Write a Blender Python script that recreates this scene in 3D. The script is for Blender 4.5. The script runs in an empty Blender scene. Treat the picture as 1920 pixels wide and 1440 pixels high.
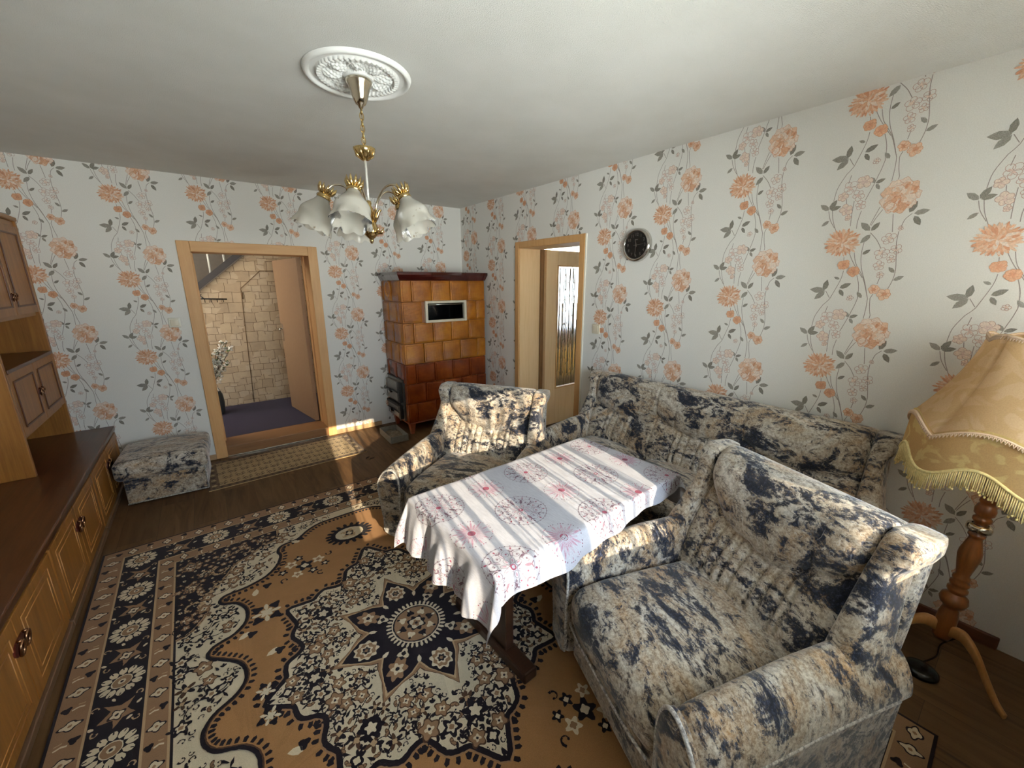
import bpy, bmesh, math, random
from mathutils import Vector, Matrix, Euler
PI = math.pi
random.seed(7)
S = bpy.context.scene
COL = S.collection

# ---------------------------------------------------------------- mesh building
class MB:
    def __init__(self):
        self.v = []; self.f = []; self.m = []; self.s = []
    def add(self, vs, fs, m=0, smooth=False):
        b = len(self.v)
        self.v.extend([tuple(p) for p in vs])
        for f in fs:
            self.f.append([i + b for i in f]); self.m.append(m); self.s.append(smooth)
    def box(self, lo, hi, m=0):
        x0, y0, z0 = lo; x1, y1, z1 = hi
        vs = [(x0,y0,z0),(x1,y0,z0),(x1,y1,z0),(x0,y1,z0),(x0,y0,z1),(x1,y0,z1),(x1,y1,z1),(x0,y1,z1)]
        self.add(vs, [(0,3,2,1),(4,5,6,7),(0,1,5,4),(1,2,6,5),(2,3,7,6),(3,0,4,7)], m)
    def prism(self, poly, axis, a, b, m=0, smooth=False):
        # poly in the two other axes (cyclic order), extruded along axis from a to b
        n = len(poly)
        def P(p, h):
            if axis == 'z': return (p[0], p[1], h)
            if axis == 'y': return (p[0], h, p[1])
            return (h, p[0], p[1])
        vs = [P(p, a) for p in poly] + [P(p, b) for p in poly]
        self.add(vs, [list(range(n))[::-1], list(range(n, 2*n))], m)
        self.add(vs, [(i, (i+1) % n, n+(i+1) % n, n+i) for i in range(n)], m, smooth)
    def rbox(self, lo, hi, r, k=3, inner=2, m=0, fn=None):
        def ts(a, b):
            rr = min(r, (b-a)/2)
            o = [a + rr*(1-math.cos(PI/2*i/k)) if False else a + rr*i/k for i in range(k+1)]
            e = [b - rr + rr*i/k for i in range(k+1)]
            mid = [a+rr + (b-a-2*rr)*i/(inner+1) for i in range(1, inner+1)]
            return o + mid + e
        X = [ts(lo[i], hi[i]) for i in range(3)]
        ri = [min(r, (hi[i]-lo[i])/2) for i in range(3)]
        def mp(p):
            q = [min(max(p[i], lo[i]+ri[i]), hi[i]-ri[i]) for i in range(3)]
            d = [(p[i]-q[i])/max(ri[i], 1e-9) for i in range(3)]
            l = math.sqrt(sum(c*c for c in d))
            if l > 1e-9: out = [q[i] + d[i]/l*ri[i] for i in range(3)]
            else: out = q
            return fn(out) if fn else out
        for ax in range(3):
            a1, a2 = (ax+1) % 3, (ax+2) % 3
            for side in (0, 1):
                val = (lo, hi)[side][ax]
                n1, n2 = len(X[a1]), len(X[a2])
                vs = []
                for i in range(n1):
                    for j in range(n2):
                        p = [0, 0, 0]; p[ax] = val; p[a1] = X[a1][i]; p[a2] = X[a2][j]
                        vs.append(mp(p))
                fs = []
                for i in range(n1-1):
                    for j in range(n2-1):
                        q = (i*n2+j, (i+1)*n2+j, (i+1)*n2+j+1, i*n2+j+1)
                        fs.append(q if side else q[::-1])
                self.add(vs, fs, m, True)
    def tube(self, pts, rad, n=10, m=0, caps=True, closed=False):
        P = [Vector(p) for p in pts]
        N = len(P)
        R = rad if isinstance(rad, (list, tuple)) else [rad]*N
        vs = []; up = None
        for i in range(N):
            if closed: t = P[(i+1) % N] - P[i-1]
            else: t = P[min(i+1, N-1)] - P[max(i-1, 0)]
            t.normalize()
            if up is None:
                up = Vector((0,0,1)) if abs(t.z) < .9 else Vector((1,0,0))
            a = (up - t*up.dot(t)); a.normalize(); up = a
            b = t.cross(a)
            for j in range(n):
                an = 2*PI*j/n
                vs.append(P[i] + (a*math.cos(an) + b*math.sin(an))*R[i])
        fs = []
        for i in range(N if closed else N-1):
            k = (i+1) % N
            for j in range(n):
                fs.append((i*n+j, i*n+(j+1) % n, k*n+(j+1) % n, k*n+j))
        if caps and not closed:
            fs.append(list(range(n))[::-1]); fs.append([(N-1)*n+j for j in range(n)])
        self.add(vs, fs, m, True)
    def lathe(self, prof, c=(0,0,0), n=32, m=0, mat=None):
        vs = []
        for r, z in prof:
            for j in range(n):
                a = 2*PI*j/n
                p = Vector((r*math.cos(a), r*math.sin(a), z))
                if mat is not None: p = mat @ p
                vs.append(p + Vector(c))
        fs = []
        for i in range(len(prof)-1):
            for j in range(n):
                fs.append((i*n+j, i*n+(j+1) % n, (i+1)*n+(j+1) % n, (i+1)*n+j))
        self.add(vs, fs, m, True)
    def grid(self, fn, nu, nv, m=0, flip=False):
        vs = [fn(i/nu, j/nv) for i in range(nu+1) for j in range(nv+1)]
        fs = []
        for i in range(nu):
            for j in range(nv):
                q = (i*(nv+1)+j, (i+1)*(nv+1)+j, (i+1)*(nv+1)+j+1, i*(nv+1)+j+1)
                fs.append(q[::-1] if flip else q)
        self.add(vs, fs, m, True)
    def loft(self, loops, m=0, caps=True, smooth=True):
        n = len(loops[0]); vs = [p for l in loops for p in l]; fs = []
        for i in range(len(loops)-1):
            for j in range(n):
                fs.append((i*n+j, i*n+(j+1) % n, (i+1)*n+(j+1) % n, (i+1)*n+j))
        self.add(vs, fs, m, smooth)
        if caps:
            k = len(loops)-1
            self.add(vs, [list(range(n))[::-1], [k*n+j for j in range(n)]], m, smooth)
    def build(self, name, mats, parent=None, weld=False, bevel=0, segs=2, loc=None, rot=None, autosmooth=None, recalc=False, subd=0):
        me = bpy.data.meshes.new(name)
        me.from_pydata(self.v, [], self.f)
        if not isinstance(mats, (list, tuple)): mats = [mats]
        for mt in mats: me.materials.append(mt)
        me.polygons.foreach_set('material_index', self.m)
        me.polygons.foreach_set('use_smooth', self.s)
        if weld or recalc:
            bm = bmesh.new(); bm.from_mesh(me)
            if weld: bmesh.ops.remove_doubles(bm, verts=bm.verts, dist=2e-5)
            bmesh.ops.recalc_face_normals(bm, faces=bm.faces)
            bm.to_mesh(me); bm.free()
        me.update()
        o = bpy.data.objects.new(name, me); COL.objects.link(o)
        if parent: o.parent = parent
        if loc: o.location = loc
        if rot: o.rotation_euler = rot
        if bevel:
            b = o.modifiers.new('b', 'BEVEL'); b.width = bevel; b.segments = segs
            b.limit_method = 'ANGLE'; b.angle_limit = 0.6; b.harden_normals = False
        if subd:
            s_ = o.modifiers.new('s', 'SUBSURF'); s_.levels = subd; s_.render_levels = subd
        return o

def thing(name, label, cat, loc=(0,0,0), rz=0, group=None):
    o = bpy.data.objects.new(name, None); COL.objects.link(o)
    o.empty_display_size = .1
    o.location = loc; o.rotation_euler = (0,0,rz)
    return tag(o, label, cat, group)
def tag(o, label, cat, group=None, kind=None):
    o['label'] = label; o['category'] = cat
    if group: o['group'] = group
    if kind: o['kind'] = kind
    return o
def struct(o):
    o['kind'] = 'structure'; return o
def copy_tree(o, parent=None):
    c = o.copy(); COL.objects.link(c)
    if parent: c.parent = parent
    for ch in list(o.children): copy_tree(ch, c)
    return c
def catmull(pts, k=6, closed=True):
    n = len(pts); out = []
    rng = range(n) if closed else range(n-1)
    for i in rng:
        if closed: p0, p1, p2, p3 = pts[i-1], pts[i], pts[(i+1) % n], pts[(i+2) % n]
        else: p0, p1, p2, p3 = pts[max(i-1,0)], pts[i], pts[i+1], pts[min(i+2,n-1)]
        for j in range(k):
            t = j/k
            out.append(tuple(.5*((2*b)+(-a+c)*t+(2*a-5*b+4*c-d)*t*t+(-a+3*b-3*c+d)*t**3) for a, b, c, d in zip(p0,p1,p2,p3)))
    if not closed: out.append(tuple(pts[-1]))
    return out
def inside(p, poly):
    x, y = p; c = False; n = len(poly); j = n-1
    for i in range(n):
        xi, yi = poly[i]; xj, yj = poly[j]
        if (yi > y) != (yj > y) and x < (xj-xi)*(y-yi)/(yj-yi)+xi: c = not c
        j = i
    return c
def area2(poly):
    return sum(poly[i-1][0]*poly[i][1]-poly[i][0]*poly[i-1][1] for i in range(len(poly)))

# a flat pattern: polygons in (u, v), each with a colour index and a growing lift
class Pat:
    def __init__(self): self.p = []
    def poly(self, pts, c): 
        if area2(pts) < 0: pts = pts[::-1]
        self.p.append((list(pts), c))
    def stroke(self, pts, w, c, closed=False, taper=False):
        n = len(pts)
        L = []; R = []
        for i in range(n):
            a = pts[i-1] if (i > 0 or closed) else pts[i]
            b = pts[(i+1) % n] if (i < n-1 or closed) else pts[i]
            dx, dy = b[0]-a[0], b[1]-a[1]; l = math.hypot(dx, dy) or 1
            h = w/2*(1-.75*i/(n-1) if taper else 1)
            L.append((pts[i][0]-dy/l*h, pts[i][1]+dx/l*h)); R.append((pts[i][0]+dy/l*h, pts[i][1]-dx/l*h))
        for i in range(n if closed else n-1):
            k = (i+1) % n
            self.p.append(([L[i], R[i], R[k], L[k]], c))
    def circle(self, c, r, col, n=14, ry=None, rot=0, fn=None):
        ry = ry or r; o = []
        for i in range(n):
            a = 2*PI*i/n; q = fn(a) if fn else 1
            x, y = r*q*math.cos(a), ry*q*math.sin(a)
            o.append((c[0]+x*math.cos(rot)-y*math.sin(rot), c[1]+x*math.sin(rot)+y*math.cos(rot)))
        self.poly(o, col)
    def tear(self, c, ang, l, w, col, tip=.15, back=0.1):
        ca, sa = math.cos(ang), math.sin(ang)
        o = [(-back*l, 0), (.25*l, -.42*w), (.65*l, -.5*w), (.9*l, -.3*w), (l*(1+tip*.3), 0), (.9*l, .3*w), (.65*l, .5*w), (.25*l, .42*w)]
        self.poly([(c[0]+x*ca-y*sa, c[1]+x*sa+y*ca) for x, y in o], col)
    def put(self, other, tx, ty, rot=0, sx=1, sy=1):
        ca, sa = math.cos(rot), math.sin(rot)
        for pts, c in other.p:
            q = [(tx+sx*x*ca-sy*y*sa, ty+sx*x*sa+sy*y*ca) for x, y in pts]
            if area2(q) < 0: q = q[::-1]
            self.p.append((q, c))

# ---------------------------------------------------------------- materials
def srgb(r, g, b):
    f = lambda c: (c/255/12.92) if c/255 <= .04045 else ((c/255+.055)/1.055)**2.4
    return (f(r), f(g), f(b), 1)
class NT:
    def __init__(self, name):
        self.mat = bpy.data.materials.new(name); self.mat.use_nodes = True
        self.t = self.mat.node_tree; self.b = self.t.nodes['Principled BSDF']; self.out = self.t.nodes['Material Output']
    def n(self, typ, **kw):
        nd = self.t.nodes.new(typ)
        for k, v in kw.items():
            if k.startswith('i_'):
                key = k[2:]; key = int(key) if key.isdigit() else key.replace('_', ' ')
                nd.inputs[key].default_value = v
            else: setattr(nd, k, v)
        return nd
    def l(self, a, b): self.t.links.new(a, b)
    def coord(self, kind='Object', scale=(1,1,1), rot=(0,0,0), loc=(0,0,0)):
        tc = self.n('ShaderNodeTexCoord'); mp = self.n('ShaderNodeMapping')
        mp.inputs['Scale'].default_value = scale; mp.inputs['Rotation'].default_value = rot; mp.inputs['Location'].default_value = loc
        self.l(tc.outputs[kind], mp.inputs['Vector']); return mp.outputs['Vector']
    def noise(self, vec, scale, detail=4, rough=.55, dist=0):
        nd = self.n('ShaderNodeTexNoise'); nd.inputs['Scale'].default_value = scale; nd.inputs['Detail'].default_value = detail
        nd.inputs['Roughness'].default_value = rough; nd.inputs['Distortion'].default_value = dist
        if vec is not None: self.l(vec, nd.inputs['Vector'])
        return nd.outputs['Fac']
    def ramp(self, fac, stops, interp='LINEAR'):
        r = self.n('ShaderNodeValToRGB'); r.color_ramp.interpolation = interp
        e = r.color_ramp.elements
        while len(e) < len(stops): e.new(.5)
        for i, (p, c) in enumerate(stops):
            e[i].position = p; e[i].color = c if len(c) == 4 else (*c, 1)
        self.l(fac, r.inputs['Fac']); return r.outputs['Color']
    def mix(self, fac, a, b, mode='MIX'):
        m = self.n('ShaderNodeMix', data_type='RGBA', blend_type=mode)
        for s, v in ((m.inputs[0], fac), (m.inputs[6], a), (m.inputs[7], b)):
            if hasattr(v, 'node'): self.l(v, s)
            else: s.default_value = v
        return m.outputs[2]
    def math(self, op, a, b=None):
        m = self.n('ShaderNodeMath', operation=op)
        for s, v in ((m.inputs[0], a), (m.inputs[1], b)):
            if v is None: continue
            if hasattr(v, 'node'): self.l(v, s)
            else: s.default_value = v
        return m.outputs[0]
    def bump(self, h, strength=.3, dist=.01):
        b = self.n('ShaderNodeBump'); b.inputs['Strength'].default_value = strength; b.inputs['Distance'].default_value = dist
        self.l(h, b.inputs['Height']); self.l(b.outputs['Normal'], self.b.inputs['Normal'])
    def set(self, color=None, rough=None, metal=None, spec=None, sheen=None, coat=None, trans=None):
        B = self.b.inputs
        if color is not None:
            if hasattr(color, 'node'): self.l(color, B['Base Color'])
            else: B['Base Color'].default_value = color
        if rough is not None:
            if hasattr(rough, 'node'): self.l(rough, B['Roughness'])
            else: B['Roughness'].default_value = rough
        if metal is not None: B['Metallic'].default_value = metal
        if spec is not None: B['Specular IOR Level'].default_value = spec
        if sheen is not None: B['Sheen Weight'].default_value = sheen; B['Sheen Roughness'].default_value = .4
        if coat is not None: B['Coat Weight'].default_value = coat; B['Coat Roughness'].default_value = .05
        if trans is not None: B['Transmission Weight'].default_value = trans
        return self.mat
def plain(name, col, rough=.6, metal=0, spec=.5, var=.06, nscale=30, coat=None, bump=0):
    t = NT(name); v = t.coord()
    f = t.noise(v, nscale, 3)
    dark = tuple(c*(1-var) for c in col[:3])+(1,); light = tuple(min(1, c*(1+var)) for c in col[:3])+(1,)
    c = t.ramp(f, [(.3, dark), (.7, light)])
    if bump: t.bump(f, bump, .003)
    return t.set(c, rough, metal, spec, coat=coat)
def wood(name, dark, mid, light, axis='z', rough=.4, scale=1.0, spec=.5, coat=None):
    t = NT(name)
    sc = {'x': (1.2,14,14), 'y': (14,1.2,14), 'z': (14,14,1.2)}[axis]
    v = t.coord('Object', tuple(s*scale for s in sc))
    a = t.noise(v, 1.0, 6, .6, 1.2)
    sc2 = {'x': (3,90,90), 'y': (90,3,90), 'z': (90,90,3)}[axis]
    b = t.noise(t.coord('Object', tuple(s*scale for s in sc2)), 1.0, 3, .6)
    c = t.ramp(a, [(.25, dark), (.5, mid), (.75, light)])
    c = t.mix(.35, c, t.ramp(b, [(.3, dark), (.7, light)]))
    t.bump(b, .06, .002)
    return t.set(c, rough, 0, spec, coat=coat)

M = {}
def upholstery():
    t = NT('velour'); 
    v = t.coord('Object', (1,1,1), (.5,.35,.2))
    vs = t.coord('Object', (1.0,2.1,1.5), (.6,.2,.9))
    big = t.noise(vs, 2.8, 5, .6, 1.1)
    big2 = t.noise(t.coord('Object', (1.2,2.2,2.0), (.5,.8,.5), (3,1,7)), 3.5, 8, .70, 1.0)
    fine = t.noise(v, 95, 4, .8)
    med = t.noise(vs, 20, 8, .78, .5)
    base = t.ramp(big, [(.30, srgb(178,138,90)), (.41, srgb(150,126,98)), (.50, srgb(172,160,142)), (.58, srgb(192,186,176)), (.70, srgb(170,136,94))])
    sp = t.ramp(fine, [(.42, (0,0,0,1)), (.58, (1,1,1,1))])
    base = t.mix(t.math('MULTIPLY', t.ramp(med, [(.47,(0,0,0,1)),(.54,(1,1,1,1))]), .6), base, srgb(98,78,60))
    base = t.mix(.30, base, t.mix(sp, srgb(84,68,56), srgb(230,218,198)))
    # blue-black marbling with a crisp, speckled edge
    s = t.math('ADD', t.math('MULTIPLY', big2, .56), t.math('ADD', t.math('MULTIPLY', med, .28), t.math('MULTIPLY', fine, .16)))
    mask = t.ramp(s, [(.513, (0,0,0,1)), (.525, (.7,.7,.7,1)), (.552, (1,1,1,1))])
    dark = t.ramp(fine, [(.34, srgb(15,16,22)), (.52, srgb(27,30,42)), (.7, srgb(62,70,90))])
    c = t.mix(t.math('MULTIPLY', t.ramp(med, [(.575,(0,0,0,1)),(.595,(1,1,1,1))]), .8), base, dark)
    c = t.mix(mask, c, dark)
    rid = t.noise(t.coord('Object', (1,2.4,1), (1.2,.5,.3), (5,2,1)), 5.5, 3, .5, 2.2)
    rl = t.math('ABSOLUTE', t.math('SUBTRACT', rid, .5))
    rm = t.ramp(rl, [(.003, (1,1,1,1)), (.010, (0,0,0,1))])
    gate = t.ramp(t.noise(v, 4.5, 2), [(.56,(0,0,0,1)),(.60,(1,1,1,1))])
    c = t.mix(t.math('MULTIPLY', t.math('MULTIPLY', rm, gate), .4), c, srgb(214,210,202))
    t.bump(fine, .12, .002)
    return t.set(c, .85, 0, .25, sheen=.45)
M['velour'] = upholstery()
def piping():
    t = NT('piping'); f = t.noise(t.coord(), 120, 2)
    return t.set(t.ramp(f, [(.35, srgb(120,114,108)), (.65, srgb(206,200,190))]), .8, 0, .3, sheen=.3)
M['piping'] = piping()
M['plaster'] = None
def ceil():
    t = NT('ceiling_texture'); v = t.coord('Object')
    f = t.noise(v, 230, 3, .6); 
    t.bump(f, .8, .006)
    return t.set(t.ramp(t.noise(v, 3, 2), [(.3, srgb(224,223,217)), (.7, srgb(231,230,225))]), .95, 0, .15)
M['ceiling'] = ceil()
def wallp():
    t = NT('wallpaper_ground'); v = t.coord('Object')
    f = t.noise(v, 260, 2, .5); t.bump(f, .12, .002)
    return t.set(t.ramp(f, [(.3, srgb(226,224,218)), (.7, srgb(236,234,229))]), .75, 0, .25)
M['wallp'] = wallp()
def print_mat(name, rgb, var=.14, sc=170):
    t = NT(name); v = t.coord('Object')
    f = t.noise(v, sc, 3, .6); c = srgb(*rgb)
    return t.set(t.ramp(f, [(.35, tuple(x*(1-var) for x in c[:3])+(1,)), (.65, tuple(min(1,x*(1+var)) for x in c[:3])+(1,))]), .75, 0, .25)
WP = [M['wallp'],
      print_mat('print_orange', (214,166,134)), print_mat('print_apricot', (222,188,162)), print_mat('print_blush', (230,212,198)),
      print_mat('print_deep_orange', (202,146,114)), print_mat('print_line_rose', (188,156,144)), print_mat('print_leaf', (150,146,136), .3, 320),
      print_mat('print_leaf_dark', (132,128,118), .3, 320), print_mat('print_stem', (152,142,136)), print_mat('print_pink', (222,198,188))]
def pile(name, rgb, var=.22):
    t = NT(name); v = t.coord('Object'); f = t.noise(v, 420, 3, .7); g = t.noise(v, 12, 3)
    c = srgb(*rgb)
    col = t.ramp(f, [(.3, tuple(x*(1-var) for x in c[:3])+(1,)), (.7, tuple(min(1,x*(1+var)) for x in c[:3])+(1,))])
    col = t.mix(.25, col, t.ramp(g, [(.3, tuple(x*.75 for x in c[:3])+(1,)), (.7, tuple(x*1.1 for x in c[:3])+(1,))]))
    t.bump(f, .5, .004)
    return t.set(col, .95, 0, .1, sheen=.15)
RUGM = [pile('pile_tan', (166,122,78)), pile('pile_navy', (33,26,32)), pile('pile_cream', (216,200,170)),
        pile('pile_brown', (150,116,86)), pile('pile_sand', (186,156,120)), pile('pile_dark_brown', (84,60,44))]
def laminate():
    t = NT('laminate_boards'); v = t.coord('Object', (1,1,1), (0,0,PI/2))
    br = t.n('ShaderNodeTexBrick'); br.inputs['Scale'].default_value = 1; br.inputs['Brick Width'].default_value = 1.25
    br.inputs['Row Height'].default_value = .195; br.inputs['Mortar Size'].default_value = .0012; br.inputs['Color1'].default_value = (0,0,0,1)
    br.inputs['Color2'].default_value = (1,1,1,1); br.inputs['Mortar'].default_value = (.5,.5,.5,1); br.offset = .37
    t.l(v, br.inputs['Vector'])
    off = t.n('ShaderNodeVectorMath', operation='ADD')
    sc = t.n('ShaderNodeVectorMath', operation='SCALE'); sc.inputs[3].default_value = 7; t.l(br.outputs['Color'], sc.inputs[0])
    t.l(t.coord('Object', (11,1.1,1)), off.inputs[0]); t.l(sc.outputs[0], off.inputs[1])
    a = t.noise(off.outputs[0], 1.2, 7, .62, 1.4)
    c = t.ramp(a, [(.25, srgb(58,40,24)), (.45, srgb(90,65,40)), (.62, srgb(104,77,50)), (.8, srgb(76,54,33))])
    c = t.mix(.16, c, br.outputs['Color'], 'OVERLAY')
    c = t.mix(t.math('MULTIPLY', br.outputs['Fac'], .8), c, srgb(60,44,30))
    t.bump(a, .05, .002)
    return t.set(c, .5, 0, .22)
M['laminate'] = laminate()
M['oak'] = wood('cabinet_oak', srgb(112,68,24), srgb(150,98,40), srgb(170,116,54), 'z', .38)
M['oak_y'] = wood('cabinet_oak_cross', srgb(112,68,24), srgb(150,98,40), srgb(170,116,54), 'y', .38)
M['oak_dark'] = wood('cabinet_oak_dark', srgb(66,34,14), srgb(92,50,20), srgb(118,68,30), 'z', .4)  # darker oak for the hutch back panel and door mouldings
M['oak_top'] = wood('cabinet_top_wood', srgb(58,31,16), srgb(80,46,25), srgb(104,62,36), 'y', .3)
M['inlay'] = plain('inlay_line', srgb(172,120,62), .4)
M['beech'] = wood('beech_frame', srgb(196,146,88), srgb(208,160,104), srgb(216,170,116), 'z', .5, 1.4)
M['beech_y'] = wood('beech_frame_cross', srgb(196,146,88), srgb(208,160,104), srgb(216,170,116), 'x', .5, 1.4)
M['leafdoor'] = wood('door_leaf_beech', srgb(210,172,124), srgb(220,184,138), srgb(226,192,148), 'z', .45, 1.2)
M['jamb_dark'] = plain('door_gap_shade', srgb(120,84,46), .6)
M['brownwood'] = wood('brown_table_wood', srgb(38,22,14), srgb(56,34,22), srgb(72,46,30), 'x', .35)
M['turned'] = wood('turned_wood', srgb(96,52,20), srgb(126,72,30), srgb(146,88,42), 'z', .28, 1, .5, .3)
M['pale_leg'] = wood('lamp_leg_wood', srgb(150,100,50), srgb(176,124,70), srgb(190,138,82), 'z', .4)
M['skirt_red'] = wood('skirting_redbrown', srgb(76,44,30), srgb(104,62,42), srgb(124,78,54), 'y', .4)
M['skirt_pale'] = wood('skirting_pale', srgb(166,132,94), srgb(184,150,110), srgb(196,164,124), 'x', .45)
M['brass'] = plain('brass', srgb(212,202,182), .1, 1, .5, .05)
M['gold'] = plain('gold_leaf', srgb(204,176,122), .18, 1, .5, .08)
M['chrome'] = plain('chrome', srgb(206,204,198), .1, 1, .5, .03)
M['bronze'] = plain('bronze_ring', srgb(150,112,84), .22, 1, .5, .1)
M['white_plastic'] = plain('white_plastic', srgb(228,224,210), .35, 0, .5, .03)
M['cream_plastic'] = plain('cream_plastic', srgb(216,206,184), .35, 0, .5, .03)
M['black'] = plain('black_enamel', srgb(14,14,15), .25, 0, .5, .05)
M['iron'] = plain('cast_iron', srgb(56,54,52), .5, .6, .5, .2, 60, bump=.2)
M['steel'] = plain('dull_steel', srgb(150,146,138), .38, .9, .5, .12, 40)
M['greyzinc'] = plain('zinc_tray', srgb(150,146,134), .5, .5, .5, .12, 40)
M['ash'] = plain('ash_residue', srgb(118,104,86), .95, 0, .2, .3, 60, bump=.6)
M['plasterwhite'] = plain('stucco_white', srgb(238,238,234), .7, 0, .3, .02)
def tilem():
    t = NT('glazed_tile_amber'); v = t.coord('Object', (1,1,1), (0,0,0))
    # woven relief: crossed waves on both faces
    sep = t.n('ShaderNodeSeparateXYZ'); t.l(v, sep.inputs[0])
    h = t.math('ADD', sep.outputs[0], sep.outputs[1])
    k = 330
    a = t.math('SINE', t.math('MULTIPLY', t.math('ADD', h, sep.outputs[2]), k))
    b = t.math('SINE', t.math('MULTIPLY', t.math('SUBTRACT', h, sep.outputs[2]), k))
    w = t.math('MULTIPLY', a, b)
    f = t.noise(v, 5, 4, .6)
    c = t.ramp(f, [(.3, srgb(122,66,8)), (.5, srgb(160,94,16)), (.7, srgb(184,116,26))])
    c = t.mix(t.ramp(w, [(.4, (0,0,0,1)), (.75, (.35,.35,.35,1))]), c, srgb(206,138,48))
    t.bump(w, .35, .0035)
    return t.set(c, .16, 0, .5, coat=.15)
M['tile'] = tilem()
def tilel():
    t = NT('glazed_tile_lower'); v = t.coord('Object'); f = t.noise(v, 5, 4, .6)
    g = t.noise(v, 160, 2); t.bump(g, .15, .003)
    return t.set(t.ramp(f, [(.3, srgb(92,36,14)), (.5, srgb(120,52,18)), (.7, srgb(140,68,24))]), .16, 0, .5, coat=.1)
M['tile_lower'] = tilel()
M['tile_dark'] = plain('glazed_tile_oxblood', srgb(62,16,14), .12, 0, .6, .15, 6, coat=.7)
M['grout'] = plain('grout', srgb(150,96,60), .6)
M['leg_tile'] = plain('stove_leg_glaze', srgb(150,80,52), .3, 0, .5, .15, 12)
def stone():
    t = NT('stone_wallpaper'); v = t.coord('Object', (1,1,1), (PI/2,0,0))
    vv = t.n('ShaderNodeVectorMath', operation='ADD')
    nz = t.n('ShaderNodeTexNoise'); nz.inputs['Scale'].default_value = 6; t.l(v, nz.inputs['Vector'])
    sc = t.n('ShaderNodeVectorMath', operation='SCALE'); sc.inputs[3].default_value = .05; t.l(nz.outputs['Color'], sc.inputs[0])
    t.l(v, vv.inputs[0]); t.l(sc.outputs[0], vv.inputs[1])
    br = t.n('ShaderNodeTexBrick'); br.inputs['Scale'].default_value = 1; br.inputs['Brick Width'].default_value = .17; br.inputs['Row Height'].default_value = .125
    br.inputs['Mortar Size'].default_value = .0028; br.inputs['Mortar Smooth'].default_value = .2; br.squash = .7; br.squash_frequency = 3; br.offset = .42
    br.inputs['Color1'].default_value = srgb(188,166,138); br.inputs['Color2'].default_value = srgb(206,184,154); br.inputs['Mortar'].default_value = srgb(112,92,72)
    t.l(vv.outputs[0], br.inputs['Vector'])
    b2 = t.n('ShaderNodeTexBrick'); b2.inputs['Scale'].default_value = 1; b2.inputs['Brick Width'].default_value = .105; b2.inputs['Row Height'].default_value = .083
    b2.inputs['Mortar Size'].default_value = .0026; b2.inputs['Mortar Smooth'].default_value = .2; b2.offset = .3
    b2.inputs['Color1'].default_value = srgb(194,172,144); b2.inputs['Color2'].default_value = srgb(210,190,162); b2.inputs['Mortar'].default_value = srgb(118,98,78)
    t.l(vv.outputs[0], b2.inputs['Vector'])
    sel = t.ramp(t.noise(v, 4.2, 1), [(.49,(0,0,0,1)),(.50,(1,1,1,1))])
    brc = t.mix(sel, br.outputs['Color'], b2.outputs['Color'])
    f = t.noise(v, 14, 6, .7)
    c = t.mix(.5, brc, t.ramp(f, [(.3, srgb(150,128,104)), (.6, srgb(214,196,168))]), 'MULTIPLY')
    c = t.mix(.35, c, brc)
    return t.set(c, .85, 0, .2)
M['stone'] = stone()
M['purple'] = pile('hall_carpet_purple', (48,40,58))
M['clothbase'] = None
def clothm():
    t = NT('tablecloth_cotton'); v = t.coord('Object')
    f = t.noise(t.coord('Object', (300,30,300)), 1, 2); 
    t.bump(t.noise(v, 400, 2), .08, .002)
    return t.set(t.ramp(f, [(.3, srgb(178,177,184)), (.7, srgb(194,193,199))]), .8, 0, .25)
CLM = [clothm(), print_mat('cloth_print_plum', (118,94,106)), print_mat('cloth_print_rose', (178,140,154)), print_mat('cloth_print_red', (150,80,98)), print_mat('cloth_print_grey', (184,178,184))]
# ---------------------------------------------------------------- the room
H = 2.5
FX0, FY0 = -4.02, -5.15          # left wall, window wall
WX0, WX1, WZ0, WZ1 = -2.74, -.36, .93, 1.97   # window opening in the wall behind the camera
D1 = (-2.71, -1.705, 1.935)       # hall doorway opening x0, x1, top
D2 = (-2.04, -1.135, 1.995)       # side doorway y0, y1, top

MUM = [(-2,11,79)]
PEO = [(185,205,74)]
BUD = [(23,-97,24),(67,-130,26)]
PAIR = [(161,-218,23),(204,-242,26)]
PINK = [(-9,271,30),(-34,233,22),(28,232,25),(45,290,31),(45,186,23),(-11,169,29),(3,131,14)]
PALE = [(179,18,26),(162,-48,28),(213,-36,23),(202,-77,18),(162,-105,23),(174,-148,16),(212,62,10),(74,-261,14)]
LEAF = [(-83,177,-118,204),(-81,180,-58,218),(-78,178,-39,188),(-75,124,-100,104),(100,61,65,97),(105,60,129,92),(106,42,76,9),(89,-49,114,-31),(230,127,248,168),(247,121,292,129),(250,110,273,73),(223,-140,202,-117),(225,-175,256,-159),(84,278,67,303),(86,277,116,289),(89,273,103,249),(-38,-226,-98,-221),(-42,-224,-36,-177),(-38,-230,-74,-267),(23,-213,62,-192),(24,-220,42,-249),(16,-168,-6,-158),(120,-260,101,-235)]
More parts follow.
